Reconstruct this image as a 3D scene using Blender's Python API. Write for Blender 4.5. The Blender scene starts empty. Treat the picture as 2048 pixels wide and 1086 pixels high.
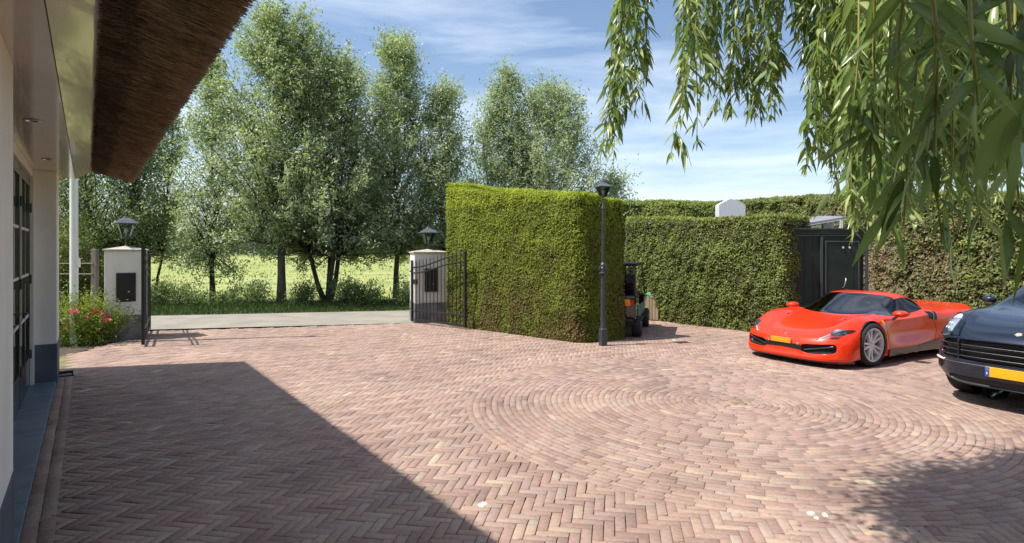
import bpy, bmesh, math, random
import numpy as np
from mathutils import Vector, Matrix
from mathutils.bvhtree import BVHTree
random.seed(7); RNG = np.random.default_rng(11)
SC = bpy.context.scene
COL = SC.collection

# ------------------------------------------------------------------ camera
FPX, H, HY, CX = 1200.0, 1.84, 500.0, 1024.0     # focal length in photo pixels, eye height, horizon row, centre column
cam_d = bpy.data.cameras.new("camera"); cam = bpy.data.objects.new("camera", cam_d); COL.objects.link(cam)
cam.location = (0, 0, H); cam.rotation_euler = (math.radians(90), 0, 0)
cam_d.sensor_width = 36; cam_d.lens = FPX/2048*36; cam_d.shift_y = -43/2048
cam_d.clip_start = 0.05; cam_d.clip_end = 6000
SC.camera = cam

# ------------------------------------------------------------------ sun, sky, exposure
SX, SY = 0.536, 0.129                            # shadow offset per metre of height
sun_dir = Vector((-SX, -SY, 1)).normalized()
sd = bpy.data.lights.new("sun", 'SUN'); sun = bpy.data.objects.new("sun", sd); COL.objects.link(sun)
sun.rotation_euler = (-sun_dir).to_track_quat('-Z', 'Y').to_euler()
sd.energy = 5.0; sd.angle = math.radians(0.55); sd.color = (1.0, 0.95, 0.87)
world = bpy.data.worlds.new("World"); SC.world = world; world.use_nodes = True
nt = world.node_tree; nt.nodes.clear()
N = nt.nodes.new
wo = N("ShaderNodeOutputWorld"); bg = N("ShaderNodeBackground"); sky = N("ShaderNodeTexSky")
sky.sky_type = 'NISHITA'; sky.sun_disc = False
sky.sun_elevation = math.asin(sun_dir.z); sky.sun_rotation = math.atan2(sun_dir.x, sun_dir.y)
sky.air_density = 1.0; sky.dust_density = 1.1; sky.ozone_density = 1.6
bg.inputs[1].default_value = 0.138
tc = N("ShaderNodeTexCoord"); mp = N("ShaderNodeMapping"); mp.inputs['Scale'].default_value = (1.1, 1.6, 7.0)
mp.inputs['Rotation'].default_value = (0.0, 0.10, 0.5)
n1 = N("ShaderNodeTexNoise"); n1.inputs['Scale'].default_value = 1.7; n1.inputs['Detail'].default_value = 8; n1.inputs['Roughness'].default_value = 0.55; n1.inputs['Distortion'].default_value = 0.5
cr = N("ShaderNodeValToRGB"); cr.color_ramp.elements[0].position = 0.40; cr.color_ramp.elements[1].position = 0.86
cr.color_ramp.elements[1].color = (0.72, 0.72, 0.72, 1)
mx = N("ShaderNodeMix"); mx.data_type = 'RGBA'; mx.inputs[7].default_value = (8.9, 9.3, 9.8, 1)
L_ = nt.links.new
L_(tc.outputs['Generated'], mp.inputs[0]); L_(mp.outputs[0], n1.inputs[0]); L_(n1.outputs[0], cr.inputs[0])
L_(cr.outputs[0], mx.inputs[0]); L_(sky.outputs[0], mx.inputs[6]); L_(mx.outputs[2], bg.inputs[0]); L_(bg.outputs[0], wo.inputs[0])
SC.view_settings.view_transform = 'Standard'; SC.view_settings.look = 'None'
SC.view_settings.exposure = 0.37; SC.view_settings.gamma = 1.0
SC.view_settings.use_curve_mapping = False
SC.render.engine = 'CYCLES'
try:
    SC.cycles.max_bounces = 8; SC.cycles.transparent_max_bounces = 12; SC.cycles.use_denoising = True
    SC.cycles.caustics_reflective = False; SC.cycles.caustics_refractive = False
except Exception: pass

# ------------------------------------------------------------------ helpers: placing
def G(px, py, z=0.0):                            # a point at height z read off the photograph
    Y = FPX*(H - z)/(py - HY); return Vector(((px - CX)/FPX*Y, Y, z))
def P(px, py, Y):
    return Vector(((px - CX)/FPX*Y, Y, H - (py - HY)/FPX*Y))
HA = math.radians(35.28)                         # house axis
def B(u, v, z=0.0):                              # house frame: u along the wall, v outwards
    return Vector((math.cos(HA)*v - math.sin(HA)*u, math.sin(HA)*v + math.cos(HA)*u, z))

# ------------------------------------------------------------------ helpers: objects
def link(o, parent=None):
    COL.objects.link(o)
    if parent is not None: o.parent = parent
    return o
def tag(o, label=None, cat=None, group=None, kind=None):
    if label: o['label'] = label
    if cat: o['category'] = cat
    if group: o['group'] = group
    if kind: o['kind'] = kind
    return o
def empty(name, loc=(0, 0, 0), rz=0.0, parent=None):
    o = bpy.data.objects.new(name, None); o.empty_display_size = 0.2
    o.location = loc; o.rotation_euler = (0, 0, rz); return link(o, parent)
def copy_tree(o, parent=None):
    c = o.copy(); COL.objects.link(c); c.parent = parent
    for ch in list(o.children): copy_tree(ch, c)
    return c
def np_mesh(name, V, faces, mat=None, attrs=None, smooth=False, parent=None, obj=True):
    V = np.asarray(V, dtype=np.float32).reshape(-1, 3)
    fl = [np.asarray(f, dtype=np.int32) for f in faces if len(f)]
    li = np.concatenate([f.ravel() for f in fl]); tot = np.concatenate([np.full(len(f), f.shape[1], np.int32) for f in fl])
    st = np.concatenate([[0], np.cumsum(tot)[:-1]]).astype(np.int32)
    me = bpy.data.meshes.new(name)
    me.vertices.add(len(V)); me.vertices.foreach_set('co', V.ravel())
    me.loops.add(len(li)); me.loops.foreach_set('vertex_index', li)
    me.polygons.add(len(tot)); me.polygons.foreach_set('loop_start', st)
    if smooth: me.polygons.foreach_set('use_smooth', np.ones(len(tot), bool))
    if attrs:
        for k, a in attrs.items():
            at = me.attributes.new(k, 'FLOAT', 'POINT'); at.data.foreach_set('value', np.asarray(a, dtype=np.float32).ravel())
    me.update(calc_edges=True)
    if mat: me.materials.append(mat)
    if not obj: return me
    return link(bpy.data.objects.new(name, me), parent)

class MB:                                        # collects shapes, links them as one mesh
    def __init__(s): s.V = []; s.F = []
    def add(s, V, F):
        b = len(s.V); s.V += [tuple(v) for v in V]; s.F += [tuple(i + b for i in f) for f in F]; return s
    def box(s, x0, x1, y0, y1, z0, z1, M=None):
        V = [Vector((x, y, z)) for z in (z0, z1) for y in (y0, y1) for x in (x0, x1)]
        if M is not None: V = [M @ v for v in V]
        return s.add(V, [(0, 2, 3, 1), (4, 5, 7, 6), (0, 1, 5, 4), (2, 6, 7, 3), (0, 4, 6, 2), (1, 3, 7, 5)])
    def frustum(s, cx, cy, z0, z1, a0, b0, a1, b1, M=None):
        V = [Vector((cx + sx*a0, cy + sy*b0, z0)) for sx, sy in ((-1, -1), (1, -1), (1, 1), (-1, 1))] + \
            [Vector((cx + sx*a1, cy + sy*b1, z1)) for sx, sy in ((-1, -1), (1, -1), (1, 1), (-1, 1))]
        if M is not None: V = [M @ v for v in V]
        return s.add(V, [(3, 2, 1, 0), (4, 5, 6, 7), (0, 1, 5, 4), (1, 2, 6, 5), (2, 3, 7, 6), (3, 0, 4, 7)])
    def tube(s, pts, rad, n=8, cap=True):
        pts = [Vector(p) for p in pts]
        if not hasattr(rad, '__len__'): rad = [rad]*len(pts)
        V = []; F = []; ref = None
        for i, p in enumerate(pts):
            d = (pts[min(i+1, len(pts)-1)] - pts[max(i-1, 0)]).normalized()
            if ref is None or abs(ref.dot(d)) > .98: ref = Vector((0, 0, 1)) if abs(d.z) < .9 else Vector((1, 0, 0))
            a = d.cross(ref).normalized(); b = d.cross(a).normalized(); ref = a.cross(d)
            for k in range(n):
                t = 2*math.pi*k/n; V.append(p + (a*math.cos(t) + b*math.sin(t))*rad[i])
        for i in range(len(pts)-1):
            for k in range(n):
                F.append((i*n+k, i*n+(k+1) % n, (i+1)*n+(k+1) % n, (i+1)*n+k))
        if cap: F.append(tuple(range(n-1, -1, -1))); F.append(tuple((len(pts)-1)*n+k for k in range(n)))
        return s.add(V, F)
    def lathe(s, prof, n=16, axis='z', M=None, cap=True):
        V = []; F = []
        for r, h in prof:
            for k in range(n):
                t = 2*math.pi*k/n; c, q = r*math.cos(t), r*math.sin(t)
                v = Vector((c, q, h)) if axis == 'z' else Vector((c, h, q))
                V.append(M @ v if M is not None else v)
        for i in range(len(prof)-1):
            for k in range(n): F.append((i*n+k, i*n+(k+1) % n, (i+1)*n+(k+1) % n, (i+1)*n+k))
        if cap: F.append(tuple(range(n-1, -1, -1))); F.append(tuple((len(prof)-1)*n+k for k in range(n)))
        return s.add(V, F)
    def mesh(s, name, mat, bevel=0.0, seg=1, smooth=False):
        me = bpy.data.meshes.new(name); me.from_pydata(s.V, [], s.F)
        bm = bmesh.new(); bm.from_mesh(me); bmesh.ops.recalc_face_normals(bm, faces=bm.faces)
        if bevel:
            es = [e for e in bm.edges if len(e.link_faces) == 2 and e.calc_face_angle(0) > 0.5]
            bmesh.ops.bevel(bm, geom=es, offset=bevel, segments=seg, affect='EDGES', clamp_overlap=True)
        bm.to_mesh(me); bm.free()
        if mat: me.materials.append(mat)
        if smooth:
            me.polygons.foreach_set('use_smooth', [True]*len(me.polygons))
            try: me.set_sharp_from_angle(angle=math.radians(smooth if smooth > 1 else 40))
            except Exception: pass
        me.update(); return me
    def build(s, name, mat, parent=None, bevel=0.0, seg=1, smooth=False, loc=None, rz=None):
        o = link(bpy.data.objects.new(name, s.mesh(name, mat, bevel, seg, smooth)), parent)
        if loc is not None: o.location = loc
        if rz is not None: o.rotation_euler = (0, 0, rz)
        return o
def instance(name, me, parent=None, loc=(0, 0, 0), rot=(0, 0, 0)):
    o = bpy.data.objects.new(name, me); o.location = loc; o.rotation_euler = rot; return link(o, parent)

# ------------------------------------------------------------------ helpers: materials
def new_mat(name):
    m = bpy.data.materials.new(name); m.use_nodes = True; nt = m.node_tree
    return m, nt, nt.nodes['Principled BSDF'], nt.nodes['Material Output']
def mat(name, col, rough=0.6, metal=0.0, var=0.12, scale=6.0, bump=0.0, bscale=60.0, coat=0.0, spec=0.5, col2=None, stretch=None, emis=None, coords='Object', detail=6):
    m, nt, p, out = new_mat(name); nd = nt.nodes.new; ln = nt.links.new
    p.inputs['Roughness'].default_value = rough; p.inputs['Metallic'].default_value = metal
    p.inputs['Coat Weight'].default_value = coat; p.inputs['Coat Roughness'].default_value = 0.03
    p.inputs['Specular IOR Level'].default_value = spec
    t = nd("ShaderNodeTexCoord"); mpn = nd("ShaderNodeMapping"); ln(t.outputs[coords], mpn.inputs[0])
    if stretch: mpn.inputs['Scale'].default_value = stretch
    n = nd("ShaderNodeTexNoise"); n.inputs['Scale'].default_value = scale; n.inputs['Detail'].default_value = detail; ln(mpn.outputs[0], n.inputs[0])
    r = nd("ShaderNodeValToRGB"); ln(n.outputs[0], r.inputs[0])
    a = col2 if col2 else tuple(c*(1-var) for c in col); b = col if col2 else tuple(min(1, c*(1+var)) for c in col)
    r.color_ramp.elements[0].position = .32; r.color_ramp.elements[1].position = .68
    r.color_ramp.elements[0].color = (*a, 1); r.color_ramp.elements[1].color = (*b, 1)
    ln(r.outputs[0], p.inputs['Base Color'])
    if bump:
        n2 = nd("ShaderNodeTexNoise"); n2.inputs['Scale'].default_value = bscale; n2.inputs['Detail'].default_value = 5; ln(mpn.outputs[0], n2.inputs[0])
        bp = nd("ShaderNodeBump"); bp.inputs['Strength'].default_value = bump; bp.inputs['Distance'].default_value = 0.01
        ln(n2.outputs[0], bp.inputs['Height']); ln(bp.outputs[0], p.inputs['Normal'])
    if emis: p.inputs['Emission Color'].default_value = (*emis, 1); p.inputs['Emission Strength'].default_value = 1
    return m
def leaf_mat(name, cols, back=None, trans=0.3, rough=0.5, attr='tint'):
    m, nt, p, out = new_mat(name); nd = nt.nodes.new; ln = nt.links.new
    a = nd("ShaderNodeAttribute"); a.attribute_name = attr
    r = nd("ShaderNodeValToRGB"); ln(a.outputs['Fac'], r.inputs[0]); e = r.color_ramp.elements
    while len(e) < len(cols): e.new(0.5)
    for i, c in enumerate(cols): e[i].position = i/(len(cols)-1); e[i].color = (*c, 1)
    src = r.outputs[0]
    if back:
        g = nd("ShaderNodeNewGeometry"); mx = nd("ShaderNodeMix"); mx.data_type = 'RGBA'; mx.inputs[7].default_value = (*back, 1)
        ml = nd("ShaderNodeMath"); ml.operation = 'MULTIPLY'; ml.inputs[1].default_value = .7
        ln(g.outputs['Backfacing'], ml.inputs[0]); ln(ml.outputs[0], mx.inputs[0]); ln(src, mx.inputs[6]); src = mx.outputs[2]
    ln(src, p.inputs['Base Color']); p.inputs['Roughness'].default_value = rough
    p.inputs['Specular IOR Level'].default_value = .35
    tr = nd("ShaderNodeBsdfTranslucent"); ms = nd("ShaderNodeMixShader"); ms.inputs[0].default_value = trans
    br = nd("ShaderNodeMix"); br.data_type = 'RGBA'; br.blend_type = 'MULTIPLY'; br.inputs[0].default_value = 1; br.inputs[7].default_value = (1.5, 1.6, .7, 1)
    ln(src, br.inputs[6]); ln(br.outputs[2], tr.inputs[0])
    ln(p.outputs[0], ms.inputs[1]); ln(tr.outputs[0], ms.inputs[2]); ln(ms.outputs[0], out.inputs[0])
    return m
def glass_mat(name, tint=(.6, .65, .66), ior=1.45, rough=0.02):
    m, nt, p, out = new_mat(name); nd = nt.nodes.new; ln = nt.links.new
    nt.nodes.remove(p)
    t = nd("ShaderNodeBsdfTransparent"); t.inputs[0].default_value = (*tint, 1)
    g = nd("ShaderNodeBsdfGlossy"); g.inputs['Roughness'].default_value = rough
    f = nd("ShaderNodeFresnel"); f.inputs[0].default_value = ior
    ms = nd("ShaderNodeMixShader"); ln(f.outputs[0], ms.inputs[0]); ln(t.outputs[0], ms.inputs[1]); ln(g.outputs[0], ms.inputs[2]); ln(ms.outputs[0], out.inputs[0])
    return m
def two_sided(m, inner=(.02, .02, .02)):          # the inside of a shell has its own trim colour
    nt = m.node_tree; p = nt.nodes['Principled BSDF']; out = nt.nodes['Material Output']; nd = nt.nodes.new
    g = nd("ShaderNodeNewGeometry"); d = nd("ShaderNodeBsdfDiffuse"); d.inputs[0].default_value = (*inner, 1); ms = nd("ShaderNodeMixShader")
    nt.links.new(g.outputs['Backfacing'], ms.inputs[0]); nt.links.new(p.outputs[0], ms.inputs[1]); nt.links.new(d.outputs[0], ms.inputs[2]); nt.links.new(ms.outputs[0], out.inputs[0])
    return m

M_ = {}
M_['render'] = mat('white_render', (.84, .82, .79), .8, var=.07, scale=2.2, bump=.35, bscale=110, col2=(.70, .68, .63), stretch=(1, 1, .35), detail=12)
M_['plinth'] = mat('bluestone_plinth', (.075, .09, .12), .6, var=.25, scale=3, bump=.15, bscale=80)
M_['plinth_l'] = mat('grey_plinth', (.20, .20, .21), .8, var=.35, scale=4, bump=.3, bscale=60)
M_['sill'] = mat('bluestone_sill', (.13, .18, .225), .38, var=.22, scale=5, bump=.08, bscale=120)
M_['soffit'] = mat('soffit_paint', (.62, .56, .50), .16, var=.04, scale=2, coat=.4)
M_['door'] = mat('door_paint', (.008, .014, .012), .22, var=.2, coat=.4)
M_['frame'] = mat('frame_paint', (.70, .66, .62), .35, var=.04)
M_['dglass'] = mat('dark_glazing', (.012, .015, .017), .03, var=.1, spec=.8)
M_['iron'] = mat('black_iron', (.012, .013, .015), .38, var=.25, scale=20)
M_['iron_l'] = mat('lamp_iron', (.035, .043, .055), .42, var=.25, scale=15, coat=.2)
M_['black'] = mat('black_trim', (.008, .008, .009), .45, var=.2)
M_['gloss'] = mat('black_gloss', (.006, .006, .007), .08, var=.1, coat=1)
M_['white'] = mat('white_paint', (.80, .81, .82), .35, var=.03)
M_['cap'] = mat('concrete_cap', (.42, .39, .33), .85, var=.2, scale=12, bump=.3)
M_['wood'] = mat('grey_wood', (.20, .17, .14), .85, var=.3, scale=14, stretch=(1, 1, .15), bump=.3)
M_['glass'] = glass_mat('window_glass')
M_['lglass'] = glass_mat('lantern_glass', (.82, .86, .84), 1.35, .12)
M_['alloy'] = mat('alloy_silver', (.74, .75, .77), .3, metal=.2, var=.04, coat=.4)
M_['silver'] = mat('silver_metal', (.62, .64, .67), .24, metal=.85, var=.06)
M_['lit_cap'] = mat('lit_lantern_cap', (.085, .10, .115), .4, var=.2, coat=.2)  # lamp iron made lighter: light falling on the cap is put into its colour
M_['rubber'] = mat('tyre_rubber', (.018, .018, .019), .8, var=.3, scale=20)
M_['disc'] = mat('brake_disc', (.18, .18, .19), .35, metal=.8, var=.1)
# ------------------------------------------------------------------ noise and leaves
def vnoise(p, seed=0, sc=1.0, oct=3):
    r = np.random.default_rng(1000+seed); out = np.zeros(len(p)); a = 1.0; tot = 0
    for o in range(oct):
        for k in range(4):
            d = r.normal(size=3)*sc*(2.03**o); ph = r.uniform(0, 6.28); out += a*np.sin(p @ d + ph + 1.3*np.sin(p @ r.normal(size=3)*sc*(2**o)*.7)); tot += a*.75
        a *= .55
    return np.clip(out/tot*.5+.5, 0, 1)
def unit(a): return a/np.maximum(np.linalg.norm(a, axis=1, keepdims=True), 1e-9)
def rhombs(C, D, L, W, R=RNG, Nm=None):           # one small four-cornered leaf per centre
    n = len(C); S = unit(np.cross(D, R.normal(size=(n, 3)) if Nm is None else Nm)); L = np.asarray(L).reshape(-1, 1)*np.ones((n, 1)); W = np.asarray(W).reshape(-1, 1)*np.ones((n, 1))
    nn = np.cross(D, S)*L*.12
    V = np.stack([C - D*L*.5 - nn, C - S*W*.5, C + D*L*.5 - nn, C + S*W*.5], 1).reshape(-1, 3)
    return V, (np.arange(n)*4)[:, None] + np.array([0, 1, 2, 3])
def blades(C, D, Nn, L, W, droop=.35):            # long leaves with a folded midrib and a bend
    n = len(C); S = unit(np.cross(D, Nn)); Nn = unit(np.cross(S, D)); L = L.reshape(-1, 1); W = W.reshape(-1, 1)
    cv = RNG.normal(0, .16, (n, 1)) if n > 1 else 0
    ts = [0, .16, .42, .72, 1.0]; ws = [0, .72, 1.0, .62, 0]
    rows = []
    for t, w in zip(ts, ws):
        c = C + D*L*t + np.array([0, 0, -1.0])*(L*droop*t*t) + Nn*(L*cv*t*t)
        if w == 0: rows.append([c])
        else: rows.append([c - S*W*w*.5 + Nn*W*.16*w, c, c + S*W*w*.5 + Nn*W*.16*w])
    V = np.stack([q for r in rows for q in r], 1).reshape(-1, 3); b = (np.arange(n)*11)[:, None]
    tri = [[0, 2, 1], [0, 3, 2], [7, 8, 10], [8, 9, 10]]; quad = []
    for k in (1, 4): quad += [[k, k+1, k+4, k+3], [k+1, k+2, k+5, k+4]]
    T = np.concatenate([b + np.array(t) for t in tri]); Q = np.concatenate([b + np.array(q) for q in quad])
    return V, T, Q
def inside(poly, X, Y):
    r = np.zeros(len(X), bool); n = len(poly)
    for i in range(n):
        x0, y0 = poly[i]; x1, y1 = poly[(i+1) % n]
        if y0 == y1: continue
        c = ((y0 > Y) != (y1 > Y)) & (X < (x1-x0)*(Y-y0)/(y1-y0)+x0); r ^= c
    return r

# ------------------------------------------------------------------ ground, field, road
def sheet(name, pts, z, m):
    o = MB().add([(x, y, z) for x, y in pts], [tuple(range(len(pts)))]).build(name, m); tag(o, kind='structure'); return o
m, nt, p, out = new_mat('field_grass'); nd = nt.nodes.new; ln = nt.links.new
t = nd("ShaderNodeTexCoord"); mpn = nd("ShaderNodeMapping"); mpn.inputs['Scale'].default_value = (.02, .16, 1); mpn.inputs['Rotation'].default_value = (0, 0, .2)
n = nd("ShaderNodeTexNoise"); n.inputs['Scale'].default_value = 2.2; n.inputs['Detail'].default_value = 9; n.inputs['Roughness'].default_value = .65
r = nd("ShaderNodeValToRGB"); e = r.color_ramp.elements; e[0].position = .3; e[0].color = (.17, .235, .05, 1); e[1].position = .7; e[1].color = (.40, .37, .16, 1)
k = e.new(.5); k.color = (.27, .31, .085, 1)
ln(t.outputs['Object'], mpn.inputs[0]); ln(mpn.outputs[0], n.inputs[0]); ln(n.outputs[0], r.inputs[0]); ln(r.outputs[0], p.inputs['Base Color']); p.inputs['Roughness'].default_value = .95
M_['field'] = m
M_['asphalt'] = mat('road_asphalt', (.27, .245, .205), .9, var=.16, scale=1.4, bump=.5, bscale=90, detail=12)
M_['sand'] = mat('joint_sand', (.26, .21, .11), .95, col2=(.12, .11, .04), scale=3.5, detail=10, bump=.6, bscale=150)
M_['soil'] = mat('bed_soil', (.07, .05, .035), .95, var=.35, scale=9, bump=.6, bscale=40)
M_['verge'] = mat('verge_ground', (.035, .06, .015), .95, var=.4, scale=4, bump=.5, bscale=40)
S = 2500
sheet('field', [(-S, -S), (S, -S), (S, S), (-S, S)], -.16, M_['field'])
rd = Vector((6.71, 1.44)).normalized()
def along(p, d, t): return (p[0]+d.x*t, p[1]+d.y*t)
na, fa = G(560, 652), G(560, 626.5)
sheet('verge', [along(fa, rd, -40), along(fa, rd, 60), along((fa.x, fa.y+4.6), rd, 60), along((fa.x, fa.y+4.6), rd, -40)], -.035, M_['verge'])
road = sheet('road', [along(na, rd, -40), along(na, rd, 60), along((fa.x, fa.y+.1), rd, 60), along((fa.x, fa.y+.1), rd, -40)], -.006, M_['asphalt'])
CY = [B(-4, -.354), B(11.7, -.354), G(117, 712), G(160, 705), G(215, 690), G(292, 668), G(297, 662), G(560, 655), G(822, 646), Vector((-1.0, 15.3, 0)),
      Vector((2, 17, 0)), Vector((9, 17, 0)), Vector((18, 14, 0)), Vector((18, -1, 0)), Vector((0, -3.5, 0))]
CY = [(q.x, q.y) for q in CY]
sheet('paving_bed', CY, -.0068, M_['sand'])
sheet('garden_soil', [along(na, rd, -16), (na.x-3.2, na.y-.75), (G(290, 668).x, G(290, 668).y), (G(117, 712).x, G(117, 712).y-1.2), (-12, 8), (-22, 8)], -.03, M_['soil'])

# ------------------------------------------------------------------ brick paving
BL, BW = .2175, .0725
m, nt, p, out = new_mat('clay_paver'); nd = nt.nodes.new; ln = nt.links.new
a = nd("ShaderNodeAttribute"); a.attribute_name = 'tint'; r = nd("ShaderNodeValToRGB"); r.color_ramp.interpolation = 'LINEAR'; e = r.color_ramp.elements
stops = [(0, (.185, .112, .10)), (.18, (.29, .17, .135)), (.36, (.37, .225, .175)), (.52, (.32, .215, .185)), (.66, (.42, .265, .195)), (.8, (.36, .26, .225)), (.92, (.46, .33, .23)), (1.0, (.62, .50, .35))]
while len(e) < len(stops): e.new(.5)
for i, (q, c) in enumerate(stops): e[i].position = q; e[i].color = (*[min(.8, k_*.66+.34*m_) for k_, m_ in zip([c[0]*.96, c[1]*1.01, c[2]*.99], (.34, .237, .197))], 1)
t = nd("ShaderNodeTexCoord"); g = nd("ShaderNodeNewGeometry")
n = nd("ShaderNodeTexNoise"); n.inputs['Scale'].default_value = 32; n.inputs['Detail'].default_value = 8; n.inputs['Roughness'].default_value = .7; ln(g.outputs['Position'], n.inputs[0])
n3 = nd("ShaderNodeTexNoise"); n3.inputs['Scale'].default_value = .8; n3.inputs['Detail'].default_value = 9; n3.inputs['Roughness'].default_value = .62; n3.inputs['Distortion'].default_value = .6; ln(g.outputs['Position'], n3.inputs[0])
r2 = nd("ShaderNodeMapRange"); r2.inputs[1].default_value = .25; r2.inputs[2].default_value = .75; r2.inputs[3].default_value = .74; r2.inputs[4].default_value = 1.26; ln(n.outputs[0], r2.inputs[0])
r3 = nd("ShaderNodeMapRange"); r3.inputs[1].default_value = .3; r3.inputs[2].default_value = .7; r3.inputs[3].default_value = .76; r3.inputs[4].default_value = 1.14; ln(n3.outputs[0], r3.inputs[0])
mu = nd("ShaderNodeMath"); mu.operation = 'MULTIPLY'; ln(r2.outputs[0], mu.inputs[0]); ln(r3.outputs[0], mu.inputs[1])
mm = nd("ShaderNodeMix"); mm.data_type = 'RGBA'; mm.blend_type = 'MULTIPLY'; mm.inputs[0].default_value = 1
ln(a.outputs['Fac'], r.inputs[0]); ln(r.outputs[0], mm.inputs[6]); ln(mu.outputs[0], mm.inputs[7]); ln(mm.outputs[2], p.inputs['Base Color'])
bp = nd("ShaderNodeBump"); bp.inputs['Strength'].default_value = .35; bp.inputs['Distance'].default_value = .004; ln(n.outputs[0], bp.inputs['Height']); ln(bp.outputs[0], p.inputs['Normal'])
p.inputs['Roughness'].default_value = .82
M_['brick'] = m
cth = math.radians(9.72); e1 = np.array([math.sin(cth), math.cos(cth)]); e2 = np.array([math.cos(cth), -math.sin(cth)])
CC = np.array([2.61, 7.0])*1.0337; CR = 3.235
ang_e1 = math.atan2(e1[1], e1[0]); ang_e2 = math.atan2(e2[1], e2[0])
nmax = 330; bx = []; 
ii, jj = np.meshgrid(np.arange(-nmax, nmax), np.arange(-nmax, nmax), indexing='ij'); ii = ii.ravel(); jj = jj.ravel()
tt = (ii - jj) % 6
for sel, hor in ((tt == 0, True), (tt == 5, False)):
    i_, j_ = ii[sel].astype(float), jj[sel].astype(float)
    if hor: cu, cv, an = (i_+1.5)*BW, (j_+.5)*BW, ang_e2
    else: cu, cv, an = (i_+.5)*BW, (j_+1.5)*BW, ang_e1
    pos = cu[:, None]*e2 + cv[:, None]*e1
    bx.append(np.column_stack([pos, np.full(len(pos), an), np.full(len(pos), BL), np.full(len(pos), BW)]))
bk = np.concatenate(bx)
d = np.hypot(bk[:, 0]-CC[0], bk[:, 1]-CC[1]); uu = -math.sin(HA)*bk[:, 0]+math.cos(HA)*bk[:, 1]; vv = math.cos(HA)*bk[:, 0]+math.sin(HA)*bk[:, 1]
bk = bk[(d > CR-.135) & (vv > -.21)]
rings = []
for k in range(44):
    rr = CR - BW*(k+.5)
    if rr < .05: break
    nb = max(3, int(round(2*math.pi*rr/BL))); ph = RNG.uniform(0, 6.28) if k % 2 else 0.3*k
    th = ph + np.arange(nb)*2*math.pi/nb
    rings.append(np.column_stack([CC[0]+rr*np.cos(th), CC[1]+rr*np.sin(th), th+math.pi/2, np.full(nb, 2*math.pi*rr/nb), np.full(nb, BW+.0012)]))
edge = []
for row in range(2):
    v0 = -.354 + .046 + row*.09; us = np.arange(-3, 11.6, .222) + row*.1
    pz = np.array([B(u_, v0)[:2] for u_ in us]); edge.append(np.column_stack([pz, np.full(len(us), HA+math.pi/2), np.full(len(us), .222), np.full(len(us), .09)]))
bk = np.concatenate([bk]+rings+edge)
X, Y = bk[:, 0], bk[:, 1]
keep = inside(CY, X, Y) & (Y > 2.0) & (np.abs(X) < Y*.853+1.3) & (Y < 16.2)
keep &= ~((X > 5.9) & (Y > 15))
bk = bk[keep]; nb = len(bk)
rr_ = RNG.random(nb)
tint = np.clip(.10 + .78*rr_ + RNG.normal(0, .06, nb), 0, .93); pale = RNG.random(nb) < .006; tint[pale] = RNG.uniform(.95, 1, pale.sum())
X, Y = bk[:, 0], bk[:, 1]
vis = (Y > 3.66) & (np.abs(X) < Y*.853) & (vv[:0].size == 0)
hz = np.where(vis, 1/np.maximum(Y, .1), 0); order = np.argsort(-hz); single = np.zeros(nb, bool); single[order[:300]] = True
def brick_arrays(L, W, zt, tx, ty):
    """top face, chamfer and sides; L, W arrays"""
    hl, hw = L/2-.0024, W/2-.0024; c = .0022; n = len(L)
    cols = []
    for (ins, z) in ((c, 0.0), (0, -.0025), (0, -.035)):
        for sx, sy in ((-1, -1), (1, -1), (1, 1), (-1, 1)):
            x = sx*(hl-ins); y = sy*(hw-ins); zz = zt + z + (tx*sx + ty*sy if z > -.02 else 0)
            cols.append(np.stack([x, y, zz*np.ones(n)], 1))
    V = np.stack(cols, 1)
    f = [[0, 1, 2, 3]]
    for lv in (0, 4):
        for k in range(4): f.append([lv+k, lv+4+k, lv+4+(k+1) % 4, lv+(k+1) % 4])
    return V, np.array(f)
paving = empty('brick_paving'); tag(paving, kind='structure')
rest = bk[~single]; n = len(rest); dd_ = np.hypot(rest[:, 0]-CC[0], rest[:, 1]-CC[1]); vv_ = math.cos(HA)*rest[:, 0]+math.sin(HA)*rest[:, 1]; edg = (vv_ < -.075) & (np.abs(rest[:, 4]-.09) > .005); sunk = (dd_ < CR+.12) & (dd_ > CR-.2) & np.isclose(np.abs(np.abs(np.sin(rest[:, 2]-ang_e1))-.5), .5, atol=1e-9)
V, f = brick_arrays(rest[:, 3], rest[:, 4], np.where(sunk | edg, -.0032+RNG.normal(0, .0003, n), RNG.normal(0, .0010, n)), RNG.normal(0, .0007, n)*~(sunk | edg), RNG.normal(0, .0007, n)*~(sunk | edg))
an = rest[:, 2] + RNG.normal(0, .010, n); ca, sa = np.cos(an)[:, None], np.sin(an)[:, None]
VV = np.stack([V[..., 0]*ca - V[..., 1]*sa + rest[:, 0:1] + RNG.normal(0, .0012, (n, 1)), V[..., 0]*sa + V[..., 1]*ca + rest[:, 1:2], V[..., 2]], -1).reshape(-1, 3)
FF = ((np.arange(n)*12)[:, None, None] + f).reshape(-1, 4)
o = np_mesh('brick_field', VV, [FF], M_['brick'], {'tint': np.repeat(tint[~single], 12)}, parent=paving); tag(o, kind='stuff')
var = []
for k in range(20):
    V, f = brick_arrays(np.array([BL]), np.array([BW]), np.zeros(1), RNG.normal(0, .0009, 1), RNG.normal(0, .0009, 1))
    var.append(np_mesh('brick', V.reshape(-1, 3), [f], M_['brick'], {'tint': np.full(12, .1+.8*k/19)}, obj=False))
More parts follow.
